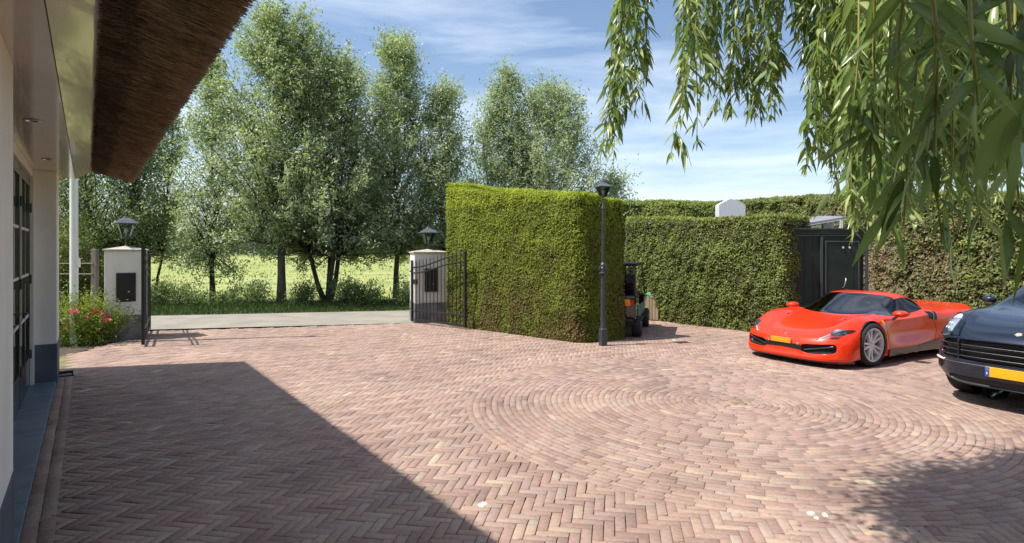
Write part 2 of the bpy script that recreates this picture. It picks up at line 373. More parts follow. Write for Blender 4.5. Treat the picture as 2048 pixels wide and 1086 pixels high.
for b_, t_ in zip(bk[single], tint[single]):
    k = int(round((t_-.1)/.8*19)); k = min(19, max(0, k))
    o = instance('brick', var[k], paving, (b_[0], b_[1], float(RNG.normal(0, .0012))), (0, 0, b_[2]+float(RNG.normal(0, .008))))
    o.scale = (b_[3]/BL, b_[4]/BW, 1)
    hb_ = abs(abs(math.sin(b_[2]-ang_e1))-.5) > .4999999; vb_ = math.cos(HA)*b_[0]+math.sin(HA)*b_[1]; db_ = math.hypot(b_[0]-CC[0], b_[1]-CC[1])
    if (hb_ and db_ < CR+.12) or (vb_ < -.075 and b_[4] < .085): o.location.z = -.0032
# moss and small weeds in the joints, a few pale chips
m_ = leaf_mat('joint_weed', [(.05, .07, .015), (.16, .15, .04)], trans=.1)
n = 5200; wy = 2.6+RNG.random(n)**1.3*8.5; wx = (RNG.random(n)*2-1)*.86*wy; ok = inside(CY, wx, wy) & (vnoise(np.column_stack([wx, wy, wy*0]), 3, 1.6) > .47)
bi = RNG.choice(np.where(bk[:, 1] < 11.5)[0], 4200)
q = bk[bi]; side = RNG.choice([-1, 1], len(q)); tpos = RNG.uniform(-.5, .5, len(q))
C = np.column_stack([q[:, 0]+np.cos(q[:, 2])*q[:, 3]*tpos - np.sin(q[:, 2])*q[:, 4]*.5*side, q[:, 1]+np.sin(q[:, 2])*q[:, 3]*tpos + np.cos(q[:, 2])*q[:, 4]*.5*side, np.full(len(q), -.002)])
C = C[vnoise(C*[1, 1, 0], 5, 1.1) > .5]
C = np.repeat(C, 4, 0) + RNG.normal(0, .006, (len(C)*4, 3))*[1, 1, .15]
V, F = rhombs(C, unit(RNG.normal(size=C.shape)*[1, 1, .5]), .014, .008)
o = np_mesh('joint_moss', V, [F], m_, {'tint': np.repeat(RNG.random(len(C)), 4)}, parent=paving); tag(o, kind='stuff')
M_['pale'] = mat('pale_chip', (.72, .64, .50), .8, var=.1, scale=30)
def chip(px, py, sx, sy, label, seed):
    r = random.Random(seed); mb = MB(); n = 9; ring = [(sx*math.cos(6.283*k/n)*r.uniform(.75, 1.1), sy*math.sin(6.283*k/n)*r.uniform(.75, 1.1)) for k in range(n)]
    V = [(x, y, 0) for x, y in ring]+[(x*.75, y*.75, .010) for x, y in ring]; F = [tuple(range(n, 2*n))]+[(k, (k+1) % n, n+(k+1) % n, n+k) for k in range(n)]
    o = mb.add(V, F).build('stone_chip', M_['pale'], loc=G(px, py)+Vector((0, 0, .001)), rz=r.random()*3); tag(o, label, 'stone', 'pale stones lying on the paving')
chip(966, 1010, .040, .045, 'flat cream stone lying on the herringbone bricks beside the eave shadow', 1)
chip(1622, 1028, .030, .03, 'left white chip of the three lying near the dappled willow shadow', 2)
chip(1650, 1031, .035, .02, 'right white chip of the three lying near the dappled willow shadow', 3)
R = np.random.default_rng(3); n = 70; q = R.choice([0, 1, 2, 3], n, p=[.35, .25, .2, .2]); cx_ = np.array([[555, 860], [235, 880], [420, 800], [700, 850]])[q]+R.normal(0, 1, (n, 2))*[60, 22]
Cc = np.array([G(a_, b_) for a_, b_ in cx_])+[0, 0, .003]; V, F = rhombs(Cc, unit(R.normal(size=(n, 3))*[1, 1, .1]), R.uniform(.006, .022, n), .008, R, np.tile([0, 0, 1.0], (n, 1))*1.0+R.normal(0, .1, (n, 3)))
V = V.reshape(n, 4, 3); c_m = V.mean(1, keepdims=True)
o = np_mesh('pale_crumbs', V.reshape(-1, 3), [F], M_['pale']); tag(o, 'tiny pale crumbs scattered over the shaded bricks', 'crumbs', kind='stuff')
chip(1633, 1037, .022, .018, 'smallest white chip just below the other two near the willow shadow', 4)

# ------------------------------------------------------------------ house
house = empty('thatched_house', (0, 0, 0), HA); tag(house, 'white rendered house with black glazed doors under an overhanging thatched eave', 'house')
ZC = 2.925
MB().box(-1.6, -.354, -4, 4.54, .55, ZC).build('wall', M_['render'], house, .004)
MB().box(-1.6, -.348, -4, 4.545, 0, .55).build('plinth', M_['plinth'], house, .004)
MB().box(-1.6, -.345, 10.37, 11.15, .55, ZC).build('wall', M_['render'], house, .004)
MB().box(-1.6, -.339, 10.365, 11.156, 0, .55).build('plinth', M_['plinth'], house, .004)
MB().box(-1.6, -.60, 4.54, 10.37, 2.82, ZC).build('lintel', M_['frame'], house, .004)
for k in range(6):
    u0 = 4.55+k*.97; MB().box(-.78, -.352, u0+.003, min(u0+.967, 10.36), -.02, .035).build('sill_stone', M_['sill'], house, .004)
MB().box(-.68, -.60, 4.54, 4.62, .035, 2.82).build('door_frame', M_['frame'], house, .004)
MB().box(-.68, -.585, 10.26, 10.366, .035, 2.82).build('door_frame', M_['frame'], house, .004)
MB().box(-1.6, -.70, 4.4, 10.4, 0, 2.8).build('dark_interior', M_['black'], house)
pw = (10.26-4.62)/4
for k in range(4):
    u0 = 4.62+k*pw+.004; u1 = u0+pw-.008
    mb = MB(); mb.box(-.67, -.625, u0, u0+.10, .04, 2.81).box(-.67, -.625, u1-.10, u1, .04, 2.81).box(-.67, -.627, u0+.1, u1-.1, .04, .42).box(-.67, -.627, u0+.1, u1-.1, 2.69, 2.81)
    d = mb.build('door', M_['door'], house, .004)
    for zz in (.98, 1.52, 2.10): MB().box(-.655, -.632, u0+.1, u1-.1, zz-.016, zz+.016).build('glazing_bar', M_['frame'], d)
    MB().box(-.655, -.632, (u0+u1)/2-.014, (u0+u1)/2+.014, .42, 2.69).build('glazing_bar', M_['door'], d)
    MB().box(-.652, -.646, u0+.1, u1-.1, .42, 2.69).build('pane', M_['dglass'], d)
    for zz in (.45, 1.45, 2.4): MB().tube([(-.62, u1+.004, zz-.06), (-.62, u1+.004, zz+.06)], .013, 8).build('hinge', M_['iron'], d)
    MB().tube([(-.62, u0+.05, 1.1), (-.575, u0+.05, 1.1), (-.575, u0+.16, 1.1)], .009, 8).build('handle', M_['iron'], d)
# painted soffit boards
MB().box(-.72, -.155, -4, 11.35, ZC+.001, ZC+.03).build('soffit', M_['soffit'], house, .003)
mb = MB(); mb.add([(-.149, -4, ZC), (-.149, 11.40, ZC+.0), (.062, 11.40, 3.066), (.062, -4, 3.066), (-.149, -4, ZC+.03), (-.149, 11.4, ZC+.03), (.062, 11.40, 3.096), (.062, -4, 3.096)],
       [(0, 1, 2, 3), (4, 7, 6, 5), (0, 4, 5, 1), (3, 2, 6, 7), (1, 5, 6, 2), (0, 3, 7, 4)]).build('eave_board', M_['soffit'], house)
MB().box(-.155, -.149, -4, 11.36, ZC+.006, ZC+.05).build('board_joint', M_['black'], house)
for (v_, u_) in ((-.375, 6.4), (-.388, 9.04)):
    Mx = Matrix.Translation((v_, u_, ZC))
    s_ = MB().lathe([(.058, .0), (.062, -.007), (.046, -.009), (.04, .0)], 24, M=Mx, cap=False).build('spotlight', M_['silver'], house, smooth=True)
    MB().lathe([(.041, -.002), (.001, -.004)], 20, M=Mx, cap=False).build('lens', M_['lglass'], s_)
# thatch: a solid roof body plus reed ends
M_['thatch'] = mat('thatch_core', (.07, .05, .03), .95, var=.5, scale=18, stretch=(1, .2, 1), bump=1.0, bscale=50)
M_['reed'] = leaf_mat('reed', [(.055, .038, .024), (.20, .14, .085), (.42, .31, .19)], trans=.05, rough=.7)
prof = [(.062, 3.066), (.205, 3.03), (.40, 2.975), (.545, 2.945), (.575, 2.99), (.52, 3.09), (-.6, 4.40), (-2.2, 6.3), (-3.6, 6.3)]
def uend(v): return 11.27 + (.564-v)*(12.26-11.27)/(.564+1.85)
V = []; F = []; nu = 60
for (v_, z_) in prof:
    for k in range(nu): t_ = k/(nu-1); V.append((v_, -4 + (uend(max(v_, -3))+4)*t_, z_))
for i in range(len(prof)-1):
    for k in range(nu-1): F.append((i*nu+k, i*nu+k+1, (i+1)*nu+k+1, (i+1)*nu+k))
# underside behind the wall and the end face
b0 = len(V); V += [(-1.5, uend(-1.5), 3.0), (-1.85, uend(-1.85), 2.95), (-3.6, uend(-3), 3.0), (-.15, uend(-.15), 3.0)]
endp = [i*nu+nu-1 for i in range(len(prof))]
F.append(tuple(endp+[b0+2, b0+1, b0, b0+3]))
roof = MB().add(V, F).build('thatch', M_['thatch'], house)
n = 30000; Rr = RNG
s_ = Rr.random(n); u_ = -1 + (12.2)*Rr.random(n)
pa = np.array(prof[:5]); kk = np.minimum((s_*4).astype(int), 3); fr = s_*4-kk
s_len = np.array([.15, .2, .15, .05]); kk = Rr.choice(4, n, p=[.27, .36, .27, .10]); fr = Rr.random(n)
v_ = pa[kk, 0]*(1-fr)+pa[kk+1, 0]*fr; z_ = pa[kk, 1]*(1-fr)+pa[kk+1, 1]*fr
dirv = np.column_stack([np.full(n, .93), Rr.normal(0, .13, n), -.28+Rr.normal(0, .06, n)])
outer = (kk >= 1)
dirv[outer] = np.column_stack([np.full(outer.sum(), .97), Rr.normal(0, .10, outer.sum()), -.26+Rr.normal(0, .05, outer.sum())])
inner = kk == 0; dirv[inner, 1] += -.5
dirv = unit(dirv); ln_ = Rr.uniform(.05, .12, n); clump = vnoise(np.column_stack([v_, u_, z_]), 9, 9)
C = np.column_stack([v_, np.minimum(u_, 11.3), z_ - .004 - Rr.random(n)*.016 - .012*clump]); lim = C[:, 0]+dirv[:, 0]*ln_ > .60+.02*clump
ln_[lim] = np.maximum(.02, (.59+.02*Rr.random(lim.sum()) + .008*clump[lim] - C[lim, 0])/dirv[lim, 0])
C[:, 0] -= .02; S1 = unit(np.cross(dirv, [0, 0, 1.0])); S2 = np.cross(dirv, S1); rw = Rr.uniform(.0014, .0032, n)[:, None]
ringv = [S1*rw, (-S1*.5+S2*.87)*rw, (-S1*.5-S2*.87)*rw]
V = np.stack([C+q for q in ringv]+[C+dirv*ln_[:, None]+q for q in ringv], 1).reshape(-1, 3); b_ = (np.arange(n)*6)[:, None]
Q = np.concatenate([b_+np.array(q) for q in ([0, 1, 4, 3], [1, 2, 5, 4], [2, 0, 3, 5])]); T = b_+np.array([3, 4, 5])
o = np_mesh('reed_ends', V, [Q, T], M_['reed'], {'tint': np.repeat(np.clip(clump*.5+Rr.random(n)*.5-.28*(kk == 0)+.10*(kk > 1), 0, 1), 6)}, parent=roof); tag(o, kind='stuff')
# ragged fringe of reed tips along the outer lip
n = 9000; u_ = -1+12.25*Rr.random(n); C = np.column_stack([.545+Rr.random(n)*.05, u_, 2.935+Rr.random(n)*.13])
dirv = unit(np.column_stack([.8+0*u_, Rr.normal(0, .25, n), -.45+Rr.normal(0, .25, n)])); V, F = rhombs(C, dirv, Rr.uniform(.02, .055, n), .007)
o = np_mesh('reed_fringe', V, [F], M_['reed'], {'tint': np.repeat(Rr.random(n)*.6, 4)}, parent=roof); tag(o, kind='stuff')
# boot scraper by the corner
bs = empty('boot_scraper', G(128, 752), HA); tag(bs, 'low black iron boot scraper at the foot of the house corner', 'boot scraper')
mb = MB(); mb.box(-.12, .12, -.06, .06, 0, .012); mb.build('base_plate', M_['black'], bs, .003)
for k in (-.1, .1): MB().box(k-.008, k+.008, -.05, .05, .012, .075).build('side_bracket', M_['black'], bs)
for k in (-.03, 0, .03): MB().box(-.092, .092, k-.004, k+.004, .035, .07).build('blade', M_['black'], bs)
# ------------------------------------------------------------------ hedges
M_['hedge_core'] = mat('hedge_twigs', (.035, .03, .012), .95, var=.5, scale=14, bump=.8, bscale=30)
M_['thuja'] = leaf_mat('thuja_sprays', [(.25, .15, .065), (.15, .145, .03), (.22, .27, .03), (.37, .43, .035)], trans=.28, rough=.6)
M_['laurel'] = leaf_mat('yew_sprays', [(.26, .18, .075), (.10, .125, .035), (.19, .235, .055), (.34, .39, .09)], trans=.25, rough=.55)
M_['beech'] = leaf_mat('mixed_sprays', [(.36, .25, .18), (.27, .21, .12), (.14, .175, .045), (.25, .30, .07)], trans=.25, rough=.6)
def hedge(name, label, base, tops, dens, size, m, tintf, seed, rough=.05, asp=.38, closed=True, updir=.8, cat='hedge', batter=0.0, topdens=1.0):
    """base: polygon corners (x, y); tops: height at each corner"""
    R = np.random.default_rng(seed); n = len(base); root = empty(name, (base[0][0], base[0][1], 0)); off = np.array([base[0][0], base[0][1], 0])
    bs_ = [np.array([b[0], b[1], 0.0]) for b in base]; SA = sum(base[i][0]*base[(i+1) % n][1]-base[(i+1) % n][0]*base[i][1] for i in range(n)); Cs = []; Ds = []; NM = []; topf = []
    segs = range(n) if closed else range(n-1)
    cv = []; cf = []
    def bulge(p, nr): return (vnoise(p, seed, 1.1)-.5)[:, None]*nr*rough*3.0 + (vnoise(p, seed+1, 4.5)-.5)[:, None]*nr*rough*1.6
    for i in segs:
        a, b = bs_[i], bs_[(i+1) % n]; za, zb = tops[i], tops[(i+1) % n]; L = np.linalg.norm(b-a); t = (b-a)/L
        nr = np.array([t[1], -t[0], 0]);
        if SA < 0: nr = -nr
        k = int(L*(za+zb)/2*dens); s = R.random(k); w = R.random(k); zt = za+(zb-za)*s
        w = np.where(R.random(k) < .06, 1-.04*R.random(k), w)
        p = a+(b-a)*s[:, None]; p[:, 2] = w*zt; rd_ = np.minimum(1, (zt-p[:, 2])/.16); p -= nr*((1-rd_)**2*.12)[:, None]
        ed = np.minimum(s, 1-s)*L; p -= nr*(np.clip(1-ed/.14, 0, 1)**2*.09)[:, None] - 0; p += nr*(batter*(1-p[:, 2:3]/zt[:, None]))
        p = p+bulge(p, nr) + R.normal(0, .016, p.shape)
        nm = unit(R.normal(size=p.shape)*.55+nr*.75+np.array([0, 0, .6])); d = np.cross(nm, R.normal(size=p.shape)*.8+np.cross(nr, [0, 0, 1.0])); Cs.append(p); Ds.append(unit(d)); NM.append(nm); topf.append(np.zeros(k))
        # core panel, slightly inside
        ns, nh = max(2, int(L/.35)), 9; b0 = len(cv)
        g1, g2 = np.meshgrid(np.linspace(0, 1, ns), np.linspace(0, 1, nh), indexing='ij'); g1 = g1.ravel(); g2 = g2.ravel()
        q = a+(b-a)*g1[:, None]; zq = za+(zb-za)*g1; q[:, 2] = g2*(zq-.16); q = q+bulge(q, nr)-nr*.055+nr*(batter*(1-g2))[:, None]-nr*(np.clip(g2-.93, 0, 1)*1.6)[:, None]
        cv += q.tolist(); cf += [(b0+x*nh+y, b0+(x+1)*nh+y, b0+(x+1)*nh+y+1, b0+x*nh+y+1) for x in range(ns-1) for y in range(nh-1)]
    if closed:
        b0 = len(cv); cv += [list(p*[1, 1, 0]+[0, 0, z-.2]) for p, z in zip(bs_, tops)]; cf.append(tuple(range(b0, b0+n)))
        poly = [(p[0], p[1]) for p in bs_]; xs, ys = zip(*poly); A = 0
        for i in range(n): A += xs[i]*ys[(i+1) % n]-xs[(i+1) % n]*ys[i]
        bb = (max(xs)-min(xs))*(max(ys)-min(ys)); k = int(bb*dens*topdens); x = R.uniform(min(xs), max(xs), k); y = R.uniform(min(ys), max(ys), k)
        ok = inside(poly, x, y); x, y = x[ok], y[ok]; w = np.stack([1/((x-p[0])**2+(y-p[1])**2+.05)**1.5 for p in bs_]); z = (w*np.array(tops)[:, None]).sum(0)/w.sum(0)
        p = np.column_stack([x, y, z]); p = p+(vnoise(p, seed, 1.1)-.5)[:, None]*[0, 0, rough*2] + R.normal(0, .02, p.shape)
        Cs.append(p); Ds.append(unit(R.normal(size=p.shape)*.7+[0, 0, 1.0])); NM.append(R.normal(size=p.shape)+[-.5, -.4, .6]); topf.append(np.ones(len(p)))
    C = np.concatenate(Cs); D = np.concatenate(Ds); tp = np.concatenate(topf); k = len(C)
    V, Fq = rhombs(C-off, D, size*R.uniform(.6, 1.4, k), size*asp*R.uniform(.7, 1.3, k), R, np.concatenate(NM))
    ti = np.clip(tintf(C, tp, R), 0, 1)
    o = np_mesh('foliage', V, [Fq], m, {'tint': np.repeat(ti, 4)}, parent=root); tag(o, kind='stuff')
    cvv = np.array(cv)-off; MB().add(cvv.tolist(), cf).build('twig_core', M_['hedge_core'], root)
    tag(root, label, cat); return root
hA, hB, hD, hE = (-1.62, 14.75), (1.34, 11.87), (2.335, 12.4), (-.62, 15.6)
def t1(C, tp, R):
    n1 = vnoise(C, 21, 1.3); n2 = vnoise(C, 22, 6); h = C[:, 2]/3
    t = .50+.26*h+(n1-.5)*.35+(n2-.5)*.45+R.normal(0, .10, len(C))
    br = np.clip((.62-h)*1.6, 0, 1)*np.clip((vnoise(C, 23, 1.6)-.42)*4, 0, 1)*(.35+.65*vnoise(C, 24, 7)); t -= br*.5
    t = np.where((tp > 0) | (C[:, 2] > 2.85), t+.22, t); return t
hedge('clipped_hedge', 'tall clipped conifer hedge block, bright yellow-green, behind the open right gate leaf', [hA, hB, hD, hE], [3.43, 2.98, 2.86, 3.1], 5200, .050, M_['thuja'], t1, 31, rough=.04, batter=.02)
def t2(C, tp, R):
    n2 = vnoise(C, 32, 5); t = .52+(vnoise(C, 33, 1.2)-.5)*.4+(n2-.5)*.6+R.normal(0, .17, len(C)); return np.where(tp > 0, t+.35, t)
qa, qb = np.array([3.52, 15.77]), np.array([5.87, 12.82]); dq = (qa-qb)/np.linalg.norm(qa-qb); qa2 = qa+dq*.7; nq = np.array([dq[1], -dq[0]])
if nq[1] < 0: nq = -nq
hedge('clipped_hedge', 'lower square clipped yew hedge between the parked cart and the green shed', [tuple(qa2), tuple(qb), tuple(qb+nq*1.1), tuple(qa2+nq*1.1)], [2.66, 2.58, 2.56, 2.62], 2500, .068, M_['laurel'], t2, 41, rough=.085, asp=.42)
def t3(C, tp, R):
    t = .68+(vnoise(C, 43, .8)-.5)*.75+(vnoise(C, 44, 4)-.5)*.55+R.normal(0, .16, len(C)); return t + np.clip((C[:, 2]-2.6)*.25, 0, .18)
def PX(px, Y): return ((px-CX)/FPX*Y, Y)
line = [PX(1235, 25), PX(1450, 23), PX(1600, 20.3), PX(1700, 17), PX(1830, 15.0), PX(1960, 13.6), PX(2160, 12.6)]
tp_ = [1.84+97*25/1200, 1.84+97*23/1200, 1.84+108*20.3/1200, 1.84+112*17/1200, 1.84+112*15/1200, 1.84+112*13.6/1200, 1.84+112*12.6/1200]
back = [(x+1.0, y+1.6) for x, y in line[::-1]]
hedge('boundary_hedge', 'long high boundary hedge, patchy green and brown, running behind the shed and the cars', line+back, tp_+tp_[::-1], 1250, .112, M_['beech'], t3, 51, rough=.12, asp=.42, topdens=.25)

# ------------------------------------------------------------------ trees
M_['bark'] = mat('willow_bark', (.10, .085, .06), .95, var=.4, scale=6, bump=1.0, bscale=14, stretch=(1, 1, .25))
M_['bark2'] = mat('dark_bark', (.05, .043, .033), .95, var=.4, scale=6, bump=1.0, bscale=14, stretch=(1, 1, .25))
M_['wil'] = leaf_mat('silver_willow_leaf', [(.075, .13, .045), (.16, .24, .09), (.30, .38, .18), (.52, .57, .38)], back=(.44, .48, .34), trans=.36, rough=.45)
M_['ald'] = leaf_mat('dark_tree_leaf', [(.075, .12, .04), (.13, .19, .06), (.21, .27, .09), (.32, .38, .15)], back=(.18, .24, .12), trans=.28, rough=.5)
def tree(label, X, Y, h, rad, cb, nleaf, tr, seed, trunks=1, m='wil', bark='bark', lean=(0, 0), top=.18, fork=1.9, lsize=.125, low=.5, name='willow_tree', group='trees in the row beyond the road'):
    R = np.random.default_rng(seed); root = empty(name, (X, Y, -.05)); 
    # main stems
    stems = []; trunk = MB()
    for t in range(trunks):
        a = 6.283*t/trunks+R.uniform(0, 1); sp = 0 if trunks == 1 else rad*.42
        base = Vector((.10*math.cos(a), .10*math.sin(a), 0)) if trunks > 1 else Vector((0, 0, 0))
        pts = []; rr = []
        hh = h*(.97 if t == 0 else R.uniform(.72, .92))
        for k in range(11):
            q = k/10; w = q**.8*sp
            pts.append(base+Vector((math.cos(a)*w+lean[0]*q*h+R.normal(0, .04)*(k > 0), math.sin(a)*w+lean[1]*q*h+R.normal(0, .04)*(k > 0), hh*q)))
            rr.append(tr*(1 if trunks == 1 else .62)*((1.25 if k == 0 else 1)*(1-q*.93)))
        stems.append(pts); trunk.tube(pts, rr, 9)
    nb = int(80+rad*52); ph_ = R.uniform(0, 6.28, 6); C = []; D = []; T = []; br = MB()
    def env(q): return (low+(1-low)*min(1, q/.32)) if q < .32 else (1-(1-top)*((q-.32)/.68)**1.15)
    per = max(6, nleaf//(nb*5))
    for b in range(nb):
        q = R.random()**.85; z = cb+(h-cb)*q; st = stems[R.integers(len(stems))]; zz = st[-1].z
        a = R.uniform(0, 6.283); r_ = rad*env(q)*(.25+.75*math.sqrt(R.random()))*(1+.22*math.sin(2*a+q*9+ph_[0])+.16*math.sin(3*a-q*15+ph_[1]))
        cx_, cy_ = lean[0]*z, lean[1]*z
        end = Vector((cx_+r_*math.cos(a), cy_+r_*math.sin(a), z+R.uniform(-.1, .35)))
        ao = max(fork*.9, min(zz*.93, z-r_*R.uniform(1.0, 1.9))); f = ao/zz*10; k = min(9, int(f)); o_ = st[k].lerp(st[k+1], f-k)
        mid = o_.lerp(end, .5)+Vector((R.normal(0, .08), R.normal(0, .08), -.05+.15*r_*R.random()))
        rb = max(.010, tr*.24*(1-q*.6)*(.5+r_/rad)); br.tube([o_, o_.lerp(mid, .5)+Vector((0, 0, .03)), mid, mid.lerp(end, .55), end], [rb, rb*.8, rb*.6, rb*.4, rb*.18], 5, cap=False)
        tb = R.normal(0, .20)
        for j in range(6):
            s = .38+.62*(j+.5)/6; c = (mid.lerp(end, (s-.5)*2) if s > .5 else o_.lerp(mid, s*2)); sg = .10+.07*R.random()+.035*rad*(j > 2)
            n_ = int(per*R.uniform(.5, 1.5)); 
            for tw in range(3):
                o2 = np.array(c)+R.normal(0, .10, 3); dw = R.normal(size=3)*.7+[math.cos(a)*.55, math.sin(a)*.55, .75]; dw /= np.linalg.norm(dw); lw = R.uniform(.25, .85); m_2 = n_//3+1; qq = R.random(m_2)[:, None]
                C.append(o2+dw*lw*qq+R.normal(0, 1, (m_2, 3))*(.045+.045*qq)); D.append(R.normal(size=(m_2, 3))+dw*.6); T.append(np.full(m_2, .42+tb+R.normal(0, .12))+R.normal(0, .15, m_2)+.12*qq[:, 0])
    C = np.concatenate(C); D = unit(np.concatenate(D)); T = np.clip(np.concatenate(T)+(vnoise(C, seed, .8)-.5)*.35, 0, 1); n = len(C)
    V, F = rhombs(C, D, lsize*R.uniform(.65, 1.35, n), lsize*.36*R.uniform(.8, 1.3, n), R, R.normal(size=(n, 3))*.9+[-.7, -.5, 1.0])
    o = np_mesh('crown', V, [F], M_[m], {'tint': np.repeat(T, 4)}, parent=root); tag(o, kind='stuff')
    trunk.build('trunk', M_[bark], root, smooth=80); br.build('branches', M_[bark], root, smooth=80)
    tag(root, label, 'tree', group); return root
def TR(px, py, pyt, hw, cbp, nl, tr, seed, label, **kw):
    hw *= 1.6; nl = int(nl*(1.6 if px > 470 else 1.15)); hw *= (1 if px > 470 else .86); tr *= .75; g = G(px, py, -.05); s = g.y/FPX; h = H-(pyt-HY)*s; cb = H-(cbp-HY)*s
    return tree(label, g.x, g.y, h, hw*s, cb, nl, tr, seed, **kw)
TR(207, 604, 200, 92, 500, 9000, .16, 1, 'dark leaning tree behind the left gate pillar, half hidden by the thatched eave', m='ald', bark='bark2', trunks=2, lean=(.06, 0), low=.8)
TR(140, 600, 260, 70, 560, 7000, .12, 15, 'dense dark tree behind the flagpole, its crown under the thatched eave', m='ald', bark='bark2', trunks=2, low=.9)
TR(305, 600, 150, 68, 530, 15000, .12, 2, 'silvery tree beside the left gate lantern with a crown rising past the thatch edge', trunks=2, m='wil', bark='bark2', low=.8)
TR(426, 604, 118, 62, 590, 10500, .13, 3, 'slender open tree with leaves down to the grass, left of the tallest crown', bark='bark2', top=.12, low=.75, m='wil')
TR(563, 607, 30, 118, 500, 33000, .20, 4, 'tallest silver willow on a bare pale trunk in the middle of the row', top=.30, low=.55, fork=2.2)
TR(655, 604, 98, 108, 560, 30000, .20, 5, 'broad willow with several dark stems spreading from the ground', trunks=4, bark='bark2', top=.25, low=.8)
TR(792, 596, 80, 74, 520, 22000, .15, 6, 'narrow pointed willow on a bare trunk left of the right gate pillar', top=.16, low=.7)
TR(884, 596, 178, 64, 520, 13000, .15, 7, 'shorter pointed willow rising just over the left end of the tall hedge', top=.2, low=.8)
TR(1010, 590, 142, 58, 500, 13000, .15, 8, 'pointed silver tree behind the middle of the tall hedge', top=.14, low=.9, trunks=2)
TR(1100, 590, 168, 88, 500, 20000, .16, 9, 'wide silver tree behind the right half of the tall hedge', top=.25, low=.9, trunks=2)
TR(1222, 586, 348, 40, 480, 3500, .10, 10, 'small low tree top behind the lamp post and the hanging leaves', top=.4, low=.9)
# far tree line and shrubs
def bush(name, label, x, y, rx, ry, h, nl, size, m, seed, cat='shrub', group=None, upright=False, z0=-.03):
    R = np.random.default_rng(seed); root = empty(name, (x, y, z0)); C = []; st = MB(); k = max(5, int(rx*14))
    for b in range(k):
        a = R.uniform(0, 6.28); r_ = math.sqrt(R.random()); e = Vector((rx*r_*math.cos(a), ry*r_*math.sin(a), h*(1-.45*r_*r_)*R.uniform(.55, 1)))
        o_ = e*.15; o_.z = 0; st.tube([o_, o_.lerp(e, .5)+Vector((0, 0, .08*h)), e], [.012, .008, .003], 4, cap=False)
        for s in np.linspace(.25, 1, 5):
            n_ = int(nl/k/5); sg = .09*h+.05; C.append(np.array(o_.lerp(e, s))+R.normal(0, 1, (n_, 3))*[sg, sg, sg])
    C = np.concatenate(C); C[:, 2] = np.abs(C[:, 2]); n = len(C); D = unit(R.normal(size=(n, 3))+[0, 0, 1.0 if upright else .3])
    V, F = rhombs(C, D, size*R.uniform(.6, 1.4, n), size*.42*R.uniform(.7, 1.3, n), R)
    o = np_mesh('leaves', V, [F], m, {'tint': np.repeat(np.clip(.45+R.normal(0, .2, n)+(vnoise(C, seed, 3)-.5)*.5, 0, 1), 4)}, parent=root); tag(o, kind='stuff')
    st.build('stems', M_['bark2'], root); tag(root, label, cat, group); return root
shr = [(322, .75, 1.1, 'dark verge shrub just right of the left gate leaf'), (365, .55, .85, 'small verge shrub left of the slender open tree'), (468, .5, .75, 'low shrub in the gap right of the slender open tree'),
       (508, .75, 1.15, 'taller twiggy shrub left of the bare pale willow trunk'), (604, .65, .95, 'dark shrub between the pale willow trunk and the many-stemmed willow'), (690, .85, 1.15, 'dense shrub at the right foot of the many-stemmed willow'),
       (745, .7, 1.0, 'shrub left of the narrow pointed willow trunk'), (815, .6, 1.05, 'dark shrub just left of the right gate pillar'), (405, .45, .7, 'little shrub at the foot of the slender open tree')]
for i, (px, r_, h_, lb) in enumerate(shr):
    g = G(px, 608, 0); bush('verge_shrub', lb, g.x, g.y-.2, r_*.95, .45, h_*.95, int(2700*r_), .085, M_['ald'], 70+i, group='shrubs along the verge', upright=True)
# dark screen of shrubs left of the gate
bush('tall_shrub', 'tall yellow-green shrub behind the flagpole beside the house corner', *G(140, 612)[:2], 1.0, .6, 3.1, 9000, .10, M_['laurel'], 90, upright=True)
bush('tall_shrub', 'tall dark shrub between the flagpole and the left gate pillar', *G(196, 606)[:2], .9, .6, 2.7, 7500, .10, M_['ald'], 91, upright=True)
# grass of the verge
R = np.random.default_rng(5); n = 26000; s = R.uniform(-19, 8, n); w = R.random(n)**1.2*3.6
C = np.column_stack([fa.x+rd.x*s-rd.y*w*0, fa.y+.12+rd.y*s+w, np.full(n, -.03)]); hgt = (.04+.09*R.random(n))*(.6+1.1*vnoise(C, 8, .8))*(1+.5*(w > 1.2))
D = unit(np.column_stack([R.normal(0, .25, n), R.normal(0, .25, n), np.ones(n)])); V, F = rhombs(C+D*hgt[:, None]*.5, D, hgt, .02, R)
M_['grs'] = leaf_mat('verge_grass', [(.035, .06, .012), (.06, .10, .02), (.11, .15, .04)], trans=.25)
o = np_mesh('verge_grass', V, [F], M_['grs'], {'tint': np.repeat(np.clip(R.random(n)*.6+.2*(vnoise(C, 4, .5)), 0, 1), 4)}); tag(o, 'dark green grass growing along the far edge of the road', 'grass', kind='stuff')
n = 7000; Yf = 24+R.random(n)**1.7*70; Xf = (R.random(n)-.62)*1.25*Yf; C = np.column_stack([Xf, Yf, np.full(n, -.14)]); ok = vnoise(C*[1, 1, 0], 6, .35) > .4; C = C[ok]; n = len(C)
hgt = R.uniform(.05, .18, n)*(.6+.02*C[:, 1]); D = unit(np.column_stack([R.normal(0, .3, n), R.normal(0, .3, n), np.ones(n)])); V, F = rhombs(C+D*hgt[:, None]*.5, D, hgt, .03+.0012*C[:, 1], R)
M_['grs2'] = leaf_mat('field_tufts', [(.18, .26, .04), (.32, .38, .08), (.48, .42, .17)], trans=.25)
o = np_mesh('field_tufts', V, [F], M_['grs2'], {'tint': np.repeat(R.random(n), 4)}); tag(o, 'tall yellow-green grass tufts standing in the sunlit field', 'grass', kind='stuff')
